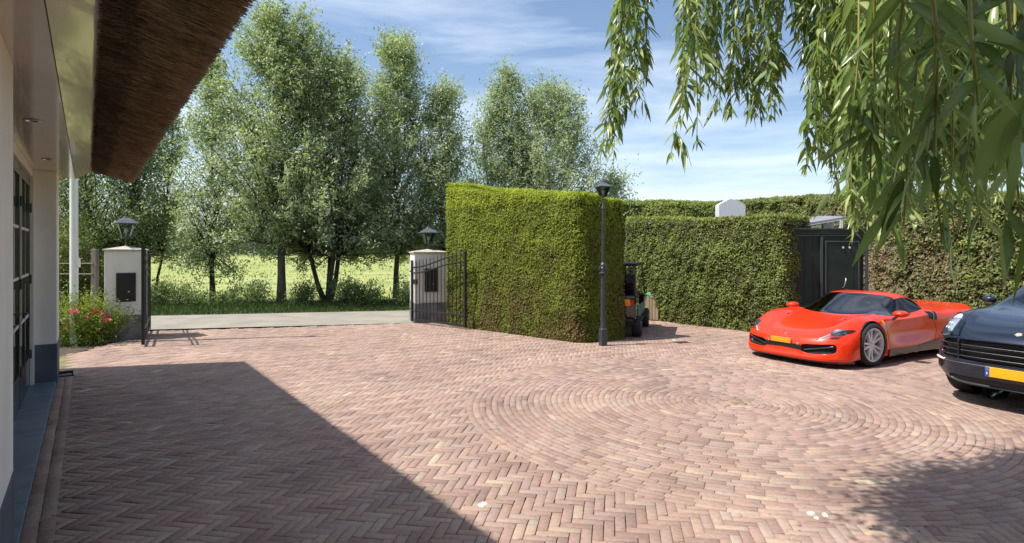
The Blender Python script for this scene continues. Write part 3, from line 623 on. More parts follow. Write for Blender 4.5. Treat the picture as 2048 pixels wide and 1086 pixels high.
# a far wood on the horizon: one mass
R = np.random.default_rng(6); n = 36000; a = R.uniform(-.95, .35, n); dist = R.uniform(190, 300, n); Xw = a*dist; hh = (6.5+5.5*vnoise(np.column_stack([a*60, a*0, a*0]), 5, .5)); 
C = np.column_stack([Xw, dist, R.random(n)**.8*hh]); V, F = rhombs(C, unit(R.normal(size=C.shape)), R.uniform(.8, 2.0, n), R.uniform(.5, 1.2, n), R)
M_['wood_far'] = leaf_mat('far_wood', [(.045, .075, .05), (.07, .105, .075), (.10, .14, .10)], trans=.1)
o = np_mesh('far_wood', V, [F], M_['wood_far'], {'tint': np.repeat(R.random(n), 4)}); tag(o, 'far low wood on the horizon beyond the field', 'wood', kind='stuff')

# rose bush by the house
g = G(166, 690); rb = bush('rose_bush', 'flowering rose bush with pink blooms between house corner and left gate pillar', g.x-.2, g.y+.25, .78, .5, 1.05, 11000, .055, leaf_mat('rose_leaf', [(.11, .16, .03), (.24, .30, .05), (.42, .44, .09)], trans=.35), 101, cat='rose bush')
M_['rose'] = mat('rose_petal', (.62, .035, .12), .5, var=.35, scale=20)
def rose_mesh(seed):
    r = random.Random(seed); V = []; F = []
    for ring, (n_, r0, z0) in enumerate(((5, .015, .022), (6, .028, .014), (7, .042, .004))):
        for k in range(n_):
            a = 6.283*k/n_+r.random(); c, s = math.cos(a), math.sin(a); b = len(V)
            V += [(c*r0*.3, s*r0*.3, z0-.01), (c*r0-s*r0*.5, s*r0+c*r0*.5, z0), (c*r0*1.25, s*r0*1.25, z0+.008), (c*r0+s*r0*.5, s*r0-c*r0*.5, z0)]; F.append((b, b+1, b+2, b+3))
    me = bpy.data.meshes.new('rose'); me.from_pydata(V, [], F); me.materials.append(M_['rose']); return me
rms = [rose_mesh(k) for k in range(3)]; r = random.Random(4)
rp = [(143, 622), (150, 627), (137, 626), (190, 620), (197, 626), (206, 628), (211, 636), (216, 640), (214, 630), (128, 658), (132, 652), (150, 621), (186, 624), (209, 642), (172, 634)]
for k, (px, py) in enumerate(rp):
    w = P(px, py, g.y-.05+r.uniform(-.18, .1)); o = instance('rose', rms[k % 3], rb, w-rb.location, (r.uniform(.3, 1.2), r.uniform(-.5, .5), r.random()*6)); o.scale = (1.0,)*3

# ------------------------------------------------------------------ hanging willow in front of the courtyard
wl = empty('weeping_willow', (5.6, .9, -.01)); tag(wl, 'weeping willow whose long leafy shoots hang over the right side of the courtyard', 'tree')
woff = np.array([5.6, .9, -.01])
M_['wlf'] = leaf_mat('weeping_willow_leaf', [(.045, .085, .025), (.095, .16, .042), (.20, .285, .085), (.5, .55, .24)], back=(.30, .39, .22), trans=.30, rough=.28)
M_['shoot'] = mat('young_shoot', (.28, .26, .05), .5, var=.25)
R = np.random.default_rng(77)
strands = []
def strand(px0, px1, pyb, Yd, pyt=-60, wob=10, sz=1.0, dens=1.0, curl=0): strands.append((px0, px1, pyb, Yd, pyt, wob, sz, dens, curl))
for px0, px1, pb in [(1262, 1200, 345), (1258, 1228, 352), (1250, 1212, 335), (1240, 1238, 270), (1272, 1262, 200), (1285, 1290, 205), (1235, 1222, 215), (1262, 1250, 240), (1288, 1298, 175), (1270, 1240, 300), (1252, 1215, 190), (1280, 1268, 245)]:
    strand(px0, px1, pb, R.uniform(2.5, 3.1), wob=9, dens=.95)
strand(1405, 1340, 338, 2.1, wob=12, dens=.6, curl=1); strand(1372, 1398, 300, 2.0, wob=12, dens=.6); strand(1378, 1370, 215, 2.2); strand(1362, 1368, 160, 2.3)
for k in range(25):
    px = 1372+k*8+R.uniform(-8, 8); mid = 1-abs((px-1475)/105); strand(px, px+R.uniform(-12, 14), 120+R.uniform(0, 90)+60*max(0, mid)+(40 if 1500 < px < 1560 else 0), R.uniform(2.4, 3.3), wob=9)
for px, pb in [(1592, 95), (1606, 130), (1618, 180), (1628, 260), (1612, 60), (1638, 330), (1633, 220), (1648, 300), (1580, 60), (1598, 150)]: strand(px-4, px+R.uniform(-6, 6), pb, R.uniform(2.4, 3.0), wob=6, dens=.9)
strand(1650, 1618, 362, 2.2, wob=8); strand(1660, 1626, 340, 2.3, wob=8)
for k in range(64):
    px = 1650+R.uniform(0, 130); strand(px, px+R.uniform(-18, 18), 300+R.uniform(-90, 110)+(px-1650)*.35, R.uniform(2.3, 3.7), wob=10)
for k in range(22):
    px = 1690+R.uniform(0, 120); strand(px, px+R.uniform(-10, 12), 430+R.uniform(-50, 75), R.uniform(1.5, 2.4), wob=9)
for k in range(150):
    px = 1770+R.uniform(0, 300); strand(px, px+R.uniform(-20, 20), 345+R.uniform(-130, 105), R.uniform(2.0, 3.9), wob=10)
for px0, px1, pb, Yd in [(1858, 1868, 190, .62), (1840, 1815, 470, .85), (1905, 1890, 430, .95), (1960, 1925, 380, .8), (2010, 2025, 300, .7), (2045, 2040, 380, .75), (1785, 1770, 330, .95), (1720, 1705, 320, 1.05), (1880, 1872, 400, .78), (1990, 1995, 330, .9), (2070, 2060, 300, .65), (1810, 1800, 260, .75), (1935, 1950, 230, .62), (1750, 1742, 420, .95), (1872, 1880, 500, .88), (2030, 2035, 470, .9)]:
    strand(px0, px1, pb, Yd, wob=8, dens=.75, sz=1.25)
C = []; D = []; Nn = []; L = []; W = []; T = []; sh = MB(); sh_big = []
for (px0, px1, pyb, Yd, pyt, wob, sz, dens, curl) in strands:
    top = np.array(P(px0, pyt, Yd)); bot = np.array(P(px1, pyb-18, Yd+R.uniform(-.1, .1))); length = np.linalg.norm(top-bot); nseg = 9; ph = R.uniform(0, 6.28, 2); pts = []
    for k in range(nseg+1):
        q = k/nseg; p = top*(1-q)+bot*q; am = 1.7*wob/FPX*Yd
        p = p+[am*math.sin(q*4+ph[0])*(q*(1.2-q)), am*math.sin(q*3+ph[1])*q, 0]; pts.append(p)
    pts = np.array(pts); sh.tube([Vector(p-woff) for p in pts], [.0022*(1-.6*k/nseg)+.0004 for k in range(nseg+1)], 5)
    nl = int(length/.021*dens*1.6); qs = np.sort(R.random(nl)); f = qs*nseg; k = np.minimum(f.astype(int), nseg-1); fr = (f-k)[:, None]
    c = pts[k]*(1-fr)+pts[k+1]*fr; tang = unit(pts[k+1]-pts[k]); az = np.arange(nl)*2.4+R.normal(0, .5, nl); sidev = np.column_stack([np.cos(az), np.sin(az), 0*az])
    op = R.uniform(.25, 2.2, nl)[:, None]; d = unit(tang*1.0+sidev*op); C.append(c); D.append(d); Nn.append(unit(np.cross(np.cross(tang, sidev), d)+R.normal(0, .5, (nl, 3))))
    tip = (1-.45*np.clip((qs-.75)/.25, 0, 1)); ll = R.uniform(.036, .078, nl)*tip*sz; L.append(ll); W.append(ll*R.uniform(.20, .32, nl)); T.append(np.clip(R.normal(.45, .2, nl)+.15*(qs > .85), 0, 1))
    # side shoots
    for j in range(int(length*5)):
        q = R.random()*.9; kk = min(nseg-1, int(q*nseg)); o_ = pts[kk]*(1-(q*nseg-kk))+pts[kk+1]*(q*nseg-kk); a = R.uniform(0, 6.28); ls = R.uniform(.06, .16)
        e_ = o_+np.array([math.cos(a)*ls*.42, math.sin(a)*ls*.42, -ls]); sh.tube([Vector(o_-woff), Vector((o_+e_)/2+[math.cos(a)*.01, math.sin(a)*.01, .005]-woff), Vector(e_-woff)], [.0012, .001, .0006], 4, cap=False)
        n_ = R.integers(4, 8); qq = R.random(n_)[:, None]; c = o_*(1-qq)+e_*qq; tg = unit(np.tile(e_-o_, (n_, 1))); sd_ = unit(R.normal(size=(n_, 3))*[1, 1, .2]); d = unit(tg+sd_*R.uniform(.3, .9, (n_, 1)))
        C.append(c); D.append(d); Nn.append(unit(np.cross(np.cross(tg, sd_), d)+R.normal(0, .4, (n_, 3)))); ll = R.uniform(.04, .085, n_)*sz; L.append(ll); W.append(ll*.24); T.append(np.clip(R.normal(.55, .2, n_), 0, 1))
C = np.concatenate(C); D = np.concatenate(D); Nn = np.concatenate(Nn); L = np.concatenate(L); W = np.concatenate(W); T = np.concatenate(T)
pxx = CX+FPX*C[:, 0]/np.maximum(C[:, 1], .1); pyy = HY-FPX*(C[:, 2]-H)/np.maximum(C[:, 1], .1)
big = L/C[:, 1]*((pxx < 2040) & (pyy > 5)); bo = np.argsort(-big)[:300]; sing = np.zeros(len(C), bool); sing[bo] = True
V, Tq, Q = blades(C[~sing]-woff, D[~sing], Nn[~sing], L[~sing], W[~sing]); o = np_mesh('foliage', V, [Tq, Q], M_['wlf'], {'tint': (T[~sing][:, None]+np.array([0, -.04, .22, .04, -.04, .22, .04, -.04, .22, .04, 0])).ravel()}, smooth=True, parent=wl); tag(o, kind='stuff')
lm = []
for k in range(10):
    V, t_, q_ = blades(np.zeros((1, 3)), np.array([[1.0, 0, 0]]), np.array([[0, 0, 1.0]]), np.array([1.0]), np.array([.17]), droop=.12+.02*k); lm.append(np_mesh('leaf', V, [t_, q_], M_['wlf'], {'tint': .1+.08*k+np.array([0, -.04, .2, .04, -.04, .2, .04, -.04, .2, .04, 0])}, smooth=True, obj=False))
for i in bo:
    d = Vector(D[i]); n_ = Vector(Nn[i]); s_ = d.cross(n_).normalized(); n_ = s_.cross(d); Mx = Matrix((d, s_*-1, n_)).transposed()
    o = instance('leaf', lm[int(min(9, T[i]*10))], wl, Vector(C[i]-woff), Mx.to_euler()); o.scale = (L[i],)*3
sh.build('shoots', M_['shoot'], wl, smooth=80)
# trunk, limbs and the crown above the picture
limbs = MB(); limbs.tube([(0, 0, 0), (-.05, .02, 1.2), (-.15, .1, 2.4), (-.5, .3, 3.6)], [.34, .28, .25, .2], 12)
tips = []
for (x, y, z) in [(-4.6, 1.5, 4.6), (-3.6, 2.4, 5.0), (-2.6, 3.0, 5.2), (-3.9, .6, 4.7), (-2.4, 1.2, 5.4), (-1.2, 2.8, 5.0), (-3.1, 1.9, 4.5), (1.2, 1.5, 5), (.8, -1.5, 5.2), (-4.6, 2.6, 4.35), (-4.0, 3.3, 4.5), (-3.0, 3.5, 4.7), (-3.6, 2.0, 4.4), (-5.2, 2.5, 4.2), (-4.7, 3.3, 4.3), (-4.9, 2.9, 4.25), (-3.9, 3.6, 4.4), (-4.4, 2.2, 4.2), (-3.3, 3.3, 4.2), (-2.6, 3.5, 4.3), (-4.7, 1.0, 4.3), (-4.3, 1.5, 4.2), (-3.8, 1.2, 4.3), (-3.3, 1.6, 4.3), (-4.8, 1.9, 4.15), (-3.0, 1.0, 4.2), (-2.3, 1.9, 4.4)]:
    x += .5 if y > 2.1 else 0; o_ = Vector((-.4, .25, 3.3)); e_ = Vector((x, y, z)); m1 = o_.lerp(e_, .45)+Vector((0, 0, .7)); limbs.tube([o_, o_.lerp(m1, .5), m1, m1.lerp(e_, .6)+Vector((0, 0, .15)), e_], [.15, .12, .085, .05, .02], 8); tips.append((m1, e_))
limbs.build('trunk', M_['bark'], wl, smooth=80)
cc = []
for (m1, e_) in tips:
    for k in range(9 if e_.y < 2.1 else 15):
        c = np.array(m1.lerp(e_, .15+.95*R.random())); cc.append(c+R.normal(0, 1, (620, 3))*[.24, .24, .20])
cc = np.concatenate(cc); w = cc+woff; cc = cc[(w[:, 2] > H+.47*np.maximum(w[:, 1], 0)+.15) | (w[:, 1] < 0)]
V, F = rhombs(cc, unit(R.normal(size=cc.shape)+[0, 0, -.6]), .12, .034, R, R.normal(size=cc.shape)+[0, 0, .8]); o = np_mesh('crown', V, [F], M_['wlf'], {'tint': np.repeat(R.random(len(cc)), 4)}, parent=wl); tag(o, kind='stuff')
# ------------------------------------------------------------------ lanterns, gate pillars, gates
def lantern(parent, z0, s=1.0, stem=.12):
    """four-sided tapering lantern on a short stem"""
    MB().lathe([(.035*s, z0), (.035*s, z0+.012), (.014*s, z0+.03), (.012*s, z0+stem-.02), (.03*s, z0+stem), (.012*s, z0+stem+.01)], 10).build('stem', M_['iron_l'], parent, smooth=True)
    b = z0+stem; hgt = .27*s; a0, a1 = .075*s, .145*s
    fr = MB(); fr.frustum(0, 0, b, b+.018*s, a0+.012, a0+.012, a0+.014, a0+.014)
    for sx, sy in ((-1, -1), (1, -1), (1, 1), (-1, 1)): fr.tube([(sx*a0, sy*a0, b+.01), (sx*a1, sy*a1, b+hgt)], .006*s, 4)
    fr.frustum(0, 0, b+hgt, b+hgt+.015*s, a1+.014, a1+.014, a1+.014, a1+.014); fr.build('lantern_frame', M_['iron_l'], parent)
    for k in range(4):
        V = [(-a0, -a0, b+.018), (a0, -a0, b+.018), (a1, -a1, b+hgt), (-a1, -a1, b+hgt)]; Mz = Matrix.Rotation(k*math.pi/2, 4, 'Z'); q = [Mz @ Vector(v) for v in V]; q2 = [p+(Mz @ Vector((0, .004, 0))) for p in q]
        MB().add(q+q2, [(0, 1, 2, 3), (7, 6, 5, 4), (0, 4, 5, 1), (1, 5, 6, 2), (2, 6, 7, 3), (3, 7, 4, 0)]).build('pane', M_['lglass'], parent)
    t = b+hgt+.015*s; MB().frustum(0, 0, t, t+.012, .21*s, .21*s, .215*s, .215*s).frustum(0, 0, t+.012, t+.13*s, .215*s, .215*s, .045*s, .045*s).frustum(0, 0, t+.13*s, t+.16*s, .05*s, .05*s, .035*s, .035*s).build('cap', M_['lit_cap'], parent, .003)
    MB().lathe([(.012*s, t+.16*s), (.024*s, t+.175*s), (.014*s, t+.2*s), (.003, t+.225*s)], 10).build('finial', M_['iron_l'], parent, smooth=True)
    MB().lathe([(.016*s, b+.02), (.018*s, b+.10*s)], 10).lathe([(.018*s, b+.10*s), (.034*s, b+.135*s), (.034*s, b+.17*s), (.012*s, b+.205*s)], 12).build('bulb', M_['white'], parent, smooth=True)
def pillar(cx_, cy_, nrm, label, lab2, w=.74, zt=1.82, ph=.50):
    a = math.atan2(nrm[1], nrm[0])+math.pi/2; rt = empty('gate_pillar', (cx_, cy_, 0), a); hw = w/2
    MB().box(-hw, hw, -hw, hw, ph, zt).build('shaft', M_['render'], rt, .006)
    MB().box(-hw-.012, hw+.012, -hw-.012, hw+.012, -.03, ph).build('plinth', M_['plinth_l'], rt, .008)
    MB().box(-hw-.035, hw+.035, -hw-.035, hw+.035, zt+.001, zt+.035).frustum(0, 0, zt+.035, zt+.10, hw+.035, hw+.035, .05, .05).build('cap', M_['cap'], rt, .004)
    bx_ = MB().box(-.17, .17, -hw-.03, -hw+.01, .78, 1.37).build('letter_box', M_['black'], rt, .006)
    MB().box(-.14, .14, -hw-.036, -hw-.031, 1.25, 1.30).build('letter_flap', M_['black'], bx_, .002)
    MB().lathe([(.014, -hw-.031), (.014, -hw-.05), (.004, -hw-.052)], 12, axis='y', M=Matrix.Translation((.045, 0, .985))).build('lock', M_['silver'], bx_, smooth=True)
    tag(rt, label, 'pillar', 'white gate pillars')
    ln = empty('pillar_lantern', (cx_, cy_, 0), a+.15); lantern(ln, zt+.095, 1.0, .19 if w < .8 else .14); tag(ln, lab2, 'lantern', 'lanterns on the gate pillars'); return rt
pillar(-8.12, 12.62, (.545, -.838), 'left white gate pillar with a dark letter box, beside the rose bush', 'lantern on the gate pillar beside the rose bush')
pillar(-2.18, 15.65, (.30, -.954), 'right white gate pillar with a dark letter box, half behind the open gate leaf', 'lantern on the right gate pillar against the hedge edge', w=.84, zt=1.76)
def gate(free, hinge, label, seed, nb=14, zt=1.80, rise=1):
    f = Vector((free[0], free[1], 0)); h_ = Vector((hinge[0], hinge[1], 0)); L = (f-h_).length; a = math.atan2((f-h_).y, (f-h_).x)
    rt = empty('gate_leaf', h_, a)
    MB().box(L-.055, L, -.03, .03, .04, zt).box(L-.06, L+.005, -.035, .035, zt, zt+.012).build('post', M_['iron'], rt, .004)
    MB().box(0, .05, -.028, .028, .04, zt-.22).build('post', M_['iron'], rt, .004)
    MB().box(.05, L-.055, -.018, .018, .06, .11).build('rail', M_['iron'], rt, .003)
    MB().box(.05, L-.055, -.018, .018, .30, .34).build('rail', M_['iron'], rt, .003)
    for z0, z1 in ((1.26, 1.56), (1.40, 1.73)):
        pts = [(.03+(L-.06)*k/14, 0, z0+(z1-z0)*(.5-.5*math.cos(math.pi*min(1, k/14*1.02)))) for k in range(15)]
        MB().tube(pts, .019, 6).build('curved_rail', M_['iron'], rt, smooth=80)
    me = None
    for k in range(nb):
        x = .05+(L-.105)*(k+1)/(nb+1); zz = 1.55+(zt-.03-1.55)*(.5-.5*math.cos(math.pi*x/L))
        MB().tube([(x, 0, .09), (x, 0, zz), (x, 0, zz+.05)], [.0105, .0105, .001], 6).build('bar', M_['iron'], rt, smooth=80)
    for z in (.35, 1.3): MB().tube([(-.06, 0, z), (.01, 0, z)], .018, 8).build('hinge', M_['iron'], rt)
    b_ = MB().box(.10, .22, -.022, .022, .98, 1.10).build('lock_box', M_['iron'], rt, .004)
    tag(rt, label, 'gate', 'open leaves of the driveway gate'); return rt
fr_ = G(286, 694); dr = Vector((-.482, .876, 0)); gate(fr_, fr_+dr*2.62, 'left iron gate leaf, swung open beside the left pillar and seen almost edge-on', 1, 17, zt=1.93)
gate(G(932, 659), (-2.55, 15.22), 'right iron gate leaf, swung open in front of the tall hedge', 2, 13)
# ------------------------------------------------------------------ lamp post
lp = G(1206, 691); lpo = empty('lamp_post', lp, .35)
MB().box(-.062, .062, -.062, .062, 0, .30).frustum(0, 0, .30, .34, .068, .068, .05, .05).build('base', M_['iron_l'], lpo, .006)
MB().lathe([(.05, .33), (.044, 1.32), (.055, 1.33), (.055, 1.36)], 10).build('lower_shaft', M_['iron_l'], lpo, smooth=True)
mb = MB(); mb.lathe([(.04, 1.36), (.08, 1.385), (.08, 1.40), (.045, 1.42), (.04, 1.47), (.058, 1.49), (.038, 1.52), (.055, 1.56), (.03, 1.60)], 14)
for k in range(6):
    a = k*1.047; mb.tube([(math.cos(a)*q, math.sin(a)*q, z) for q, z in ((.04, 1.55), (.072, 1.51), (.082, 1.46), (.06, 1.43))], [.009, .012, .010, .006], 5)
mb.build('collar', M_['iron_l'], lpo, smooth=True)
MB().lathe([(.029, 1.58), (.023, 2.62), (.034, 2.63), (.034, 2.66), (.018, 2.68), (.016, 2.80)], 10).build('upper_shaft', M_['iron_l'], lpo, smooth=True)
for zc in (1.95, 2.3): MB().lathe([(.031, zc), (.031, zc+.015)], 10).build('ring', M_['iron_l'], lpo)
lantern(lpo, 2.80, .66, .06); tag(lpo, 'slender black lamp post at the dark corner of the tall hedge', 'lamp post')
# ------------------------------------------------------------------ flagpole
fp = empty('flagpole', (-8.60, 11.78, 0)); tag(fp, 'white flagpole rising behind the rose bush into the thatched eave', 'flagpole')
MB().lathe([(.072, 0), (.07, 3), (.055, 6), (.035, 8.0)], 18).build('pole', M_['white'], fp, smooth=True)
MB().lathe([(.036, 8.0), (.055, 8.03), (.055, 8.09), (.01, 8.13)], 12).build('pole_cap', M_['white'], fp, smooth=True)
MB().box(.066, .115, -.03, .03, 1.50, 1.68).build('cleat_box', M_['white'], fp, .006)
MB().tube([(.06, -.05, 1.6), (.058, -.05, 4.5), (.045, -.04, 7.9)], .004, 5).build('halyard', M_['white'], fp)
M_['shadow_flag'] = mat('added_pennant_cloth', (.5, .06, .05), .8, var=.2)  # cloth of an unseen pennant, added to cast the shadow at the pole tip
V = []; F = []; nz = 14
for k in range(nz+1):
    q = k/nz; w = .36*(1-.55*q); xo = .06+.05*math.sin(q*7)
    for j in range(4): V.append((xo+w*j/3, .05*math.sin(j*2.1+q*5), 7.75-q*.85)); 
for k in range(nz):
    for j in range(3): F.append((k*4+j, k*4+j+1, k*4+j+5, k*4+j+4))
MB().add(V, F).build('added_pennant', M_['shadow_flag'], fp, smooth=80)
# ------------------------------------------------------------------ garden fence stub behind
f0 = P(190, 560, 13.0); fe = empty('garden_fence', (f0.x, f0.y, 0)); tag(fe, 'weathered grey fence post with two thin rails beside the left gate pillar', 'fence')
MB().box(-.055, .055, -.055, .055, -.03, 1.86).build('post', M_['wood'], fe, .008)
for z in (1.55, 1.32): MB().tube([(.0, -.06, z), (-1.5, .3, z-.01), (-3.2, .6, z-.02)], .014, 6).build('rail', M_['wood'], fe)
MB().box(-3.25, -3.14, .55, .66, -.03, 1.8).build('post', M_['wood'], fe, .008)
# ------------------------------------------------------------------ green shed, its roof, distant white gable
M_['green'] = mat('shed_green', (.012, .030, .024), .6, var=.25, scale=3, bump=.05, spec=.25)
M_['green2'] = mat('shed_trim', (.035, .06, .055), .4, var=.15)
M_['zinc'] = mat('grey_roof_sheet', (.23, .23, .25), .55, var=.15, scale=5)
xs0, Ys, xs1 = P(1577, 0, 13.1).x, 13.1, P(1727, 0, 13.1).x; zt = H+43*13.1/FPX
sh_ = empty('green_shed', (xs0, Ys, 0)); tag(sh_, 'dark green garden shed with a panelled door behind the orange sports car', 'shed'); wS = xs1-xs0
MB().box(0, wS, 0, 1.6, 0, zt-.13).build('wall', M_['green'], sh_, .006)
MB().box(-.04, wS+.04, -.05, 1.66, zt-.129, zt).build('fascia', M_['green'], sh_, .008)
MB().box(-.05, wS+.05, -.06, -.049, zt-.02, zt+.006).build('edge_strip', M_['green2'], sh_); MB().box(.0, wS, -.012, -.001, zt-.165, zt-.135).build('edge_strip', M_['green2'], sh_)
xm = P(1642, 0, 13.1).x-xs0; MB().box(xm-.03, xm+.03, -.04, -.001, 0, zt-.166).build('corner_post', M_['green2'], sh_, .006)
for k in range(1, 4):
    x = xm*k/4; MB().box(x-.004, x+.004, -.006, -.001, 0, zt-.17).build('board_joint', M_['black'], sh_)
dd = MB().box(xm+.10, wS-.14, -.035, -.002, .05, zt-.30).build('door', M_['green'], sh_, .008)
dx0, dx1 = xm+.10, wS-.14
for a_, b_, c_, d_ in ((dx0-.03, dx0, .04, zt-.27), (dx1, dx1+.03, .04, zt-.27), (dx0, dx1, zt-.30, zt-.27)): MB().box(a_, b_, -.048, -.002, c_, d_).build('door_frame', M_['green2'], sh_, .003)
MB().box(dx0+.10, dx1-.10, -.042, -.036, .25, zt-.5).build('door_panel', M_['green'], dd, .01)
MB().tube([(dx0+.34, -.045, 1.02), (dx0+.36, -.085, 1.05), (dx0+.40, -.085, 1.20), (dx0+.41, -.045, 1.23)], .008, 6).build('handle', M_['silver'], dd, smooth=80)
MB().tube([(wS+.02, -.08, zt-.14), (wS+.02, -.08, .05)], .032, 10).build('downpipe', M_['iron_l'], sh_, smooth=80)
for x in (dx0+.36, dx0+.5): MB().lathe([(.02, 0), (.03, -.012), (.01, -.03)], 10, axis='y', M=Matrix.Translation((x, -.04, zt-.42))).build('lamp_spot', M_['silver'], dd, smooth=True)
r0, r1, r2, r3 = P(1586, 451, 13.4), P(1694, 433, 13.4), P(1650, 431.5, 15.2), P(1577, 437, 15.2)
rf = empty('lean_to_roof', (r0.x, r0.y, 0)); o3 = Vector((r0.x, r0.y, 0)); tag(rf, 'shallow pitched grey lean-to roof showing just above the green shed', 'roof')
th = Vector((0, 0, .05)); MB().add([r0-o3, r1-o3, r2-o3, r3-o3, r0-o3-th, r1-o3-th, r2-o3-th, r3-o3-th], [(0, 1, 2, 3), (7, 6, 5, 4), (0, 4, 5, 1), (1, 5, 6, 2), (2, 6, 7, 3), (3, 7, 4, 0)]).build('roof_sheet', M_['zinc'], rf)
MB().tube([r0-o3-th*1.2+Vector((0, -.02, 0)), r1-o3-th*1.2+Vector((0, -.02, 0))], .018, 6).build('gutter', M_['zinc'], rf)
for q in (r1, r2, r3): MB().box(q.x-o3.x-.18, q.x-o3.x-.12, q.y-o3.y-.05, q.y-o3.y+.01, 0, q.z-.09).build('post', M_['white'], rf)
w0, w1 = P(1641, 447, 13.9), P(1664, 458, 13.9); MB().box(w0.x-o3.x, w1.x-o3.x, .4, .46, w1.z-.1, w0.z).build('white_panel', M_['white'], rf, .01)
MB().box(w0.x-o3.x-.2, w1.x-o3.x+.2, .48, .9, 0, w1.z-.12).build('back_wall', M_['green'], rf)
# white gable
Yg = 19.0; g0, g1 = P(1440, 432, Yg), P(1487, 432, Yg); xa, xb = P(1438, 0, Yg).x, P(1491, 0, Yg).x; xc = (xa+xb)/2; hw = (xb-xa)/2; ztg = H+90*Yg/FPX
pts = [(-hw*.92, 0), (hw*.88, 0), (hw, ztg), (hw*.80, ztg+.06), (hw*.3, ztg+.17), (-hw*.3, ztg+.17), (-hw*.8, ztg+.06), (-hw, ztg)]
V = [(x, y, z) for y in (0, .35) for x, z in pts]; n_ = len(pts)
M_['gable'] = mat('pale_render', (.66, .67, .72), .8, var=.04)
gb = MB().add(V, [tuple(range(n_)), tuple(range(2*n_-1, n_-1, -1))]+[(k, (k+1) % n_, n_+(k+1) % n_, n_+k) for k in range(n_)]).build('white_gable', M_['gable'], loc=(xc, Yg, 0)); tag(gb, 'white rendered gable top showing above the clipped hedge against the boundary hedge', 'gable')
# ------------------------------------------------------------------ slatted planter and dark screen added for the shaded hedge by the cart
pl = G(1306, 640); po = empty('slatted_planter', pl, -.35); tag(po, 'weathered slatted wooden planter with a green cloth on top beside the parked cart', 'planter')
M_['pallet'] = mat('pale_slats', (.36, .29, .19), .85, var=.3, scale=8, stretch=(1, 1, .2), bump=.3); M_['teal'] = mat('green_cloth', (.06, .30, .22), .6, var=.25, scale=12)
for k in range(4):
    for s_, yy in ((1, -.15), (-1, .15)): MB().box(-.145+k*.075, -.145+k*.075+.064, yy-.009, yy+.009, .02, .66+.012*(k % 2)).build('slat', M_['pallet'], po, .003)
for k in range(4): MB().box(.149, .167, -.135+k*.072, -.135+k*.072+.06, .02, .66).build('slat', M_['pallet'], po, .003); MB().box(-.165, -.148, -.135+k*.072, -.135+k*.072+.06, .02, .66).build('slat', M_['pallet'], po, .003)
MB().box(-.14, .145, -.138, .138, .05, .62).build('filling', M_['soil'], po)
mb = MB(); V = []; F = []
for i in range(9):
    for j in range(9):
        x, y = -.19+i*.047, -.17+j*.042; V.append((x, y, .69+.05*math.sin(i*1.3)*math.cos(j*1.1)+.08*math.exp(-((i-3.5)**2+(j-4)**2)/6)-.05*(i in (0, 8) or j in (0, 8))))
for i in range(8):
    for j in range(8): F.append((i*9+j, (i+1)*9+j, (i+1)*9+j+1, i*9+j+1))
mb.add(V, F).build('cloth', M_['teal'], po, smooth=80)
sc0, sc1 = P(1236, 0, 17.4), P(1296, 0, 17.4); so = empty('hedge_shade_screen', (sc0.x, 17.4, 0)); tag(so, 'tall dark green screen added in place of the shaded hedge in the gap behind the parked cart', 'screen')  # added dark boards standing in for a hedge end in shade
for k in range(6):
    w_ = (sc1.x-sc0.x)/6; MB().box(k*w_, (k+1)*w_-.012, 0, .03, 0, H+52*17.4/FPX).build('board', M_['green'], so, .004)
for z in (.5, 2.2): MB().box(0, sc1.x-sc0.x, .032, .08, z, z+.09).build('cross_rail', M_['green'], so)
# ------------------------------------------------------------------ vehicles
def car_paint(name, col, metal=0.0, rough=.3, flake=0.0):
    m = mat(name, col, rough, metal, var=.02, coat=.75, spec=.2); return two_sided(m)
M_['red'] = car_paint('orange_red_paint', (.78, .036, .004)); M_['navy'] = car_paint('dark_blue_paint', (.020, .030, .052), .55, .25)
M_['cglass'] = glass_mat('windscreen_glass', (.42, .54, .64), 2.7); M_['sglass'] = glass_mat('side_glass', (.16, .18, .19), 1.6)
M_['pillar'] = mat('black_pillar', (.008, .008, .01), .12, coat=1, var=.1); M_['grille'] = mat('grille_black', (.006, .006, .007), .5, var=.2)
M_['lamp'] = glass_mat('headlight_glass', (.75, .82, .9), 1.7); M_['chrome'] = mat('chrome', (.75, .77, .8), .12, metal=1, var=.02); M_['seat'] = mat('dark_leather', (.02, .018, .017), .5, var=.2)
M_['plate'] = mat('yellow_plate', (.80, .42, .015), .45, var=.10, scale=30); M_['plate_o'] = mat('amber_plate', (.80, .30, .012), .45, var=.18, scale=30); M_['blue'] = mat('plate_blue', (.02, .08, .42), .4, var=.1)
M_['carb'] = mat('carbon_black', (.012, .012, .013), .35, var=.3, scale=40, coat=.5); M_['gold'] = mat('badge_gold', (.85, .74, .55), .3, metal=.6, var=.2, scale=60); M_['shield'] = mat('shield_yellow', (.85, .55, .05), .35)
M_['redlens'] = mat('red_lens', (.45, .01, .01), .15, coat=1); M_['caliper'] = mat('caliper_grey', (.09, .09, .10), .4)
DG = None
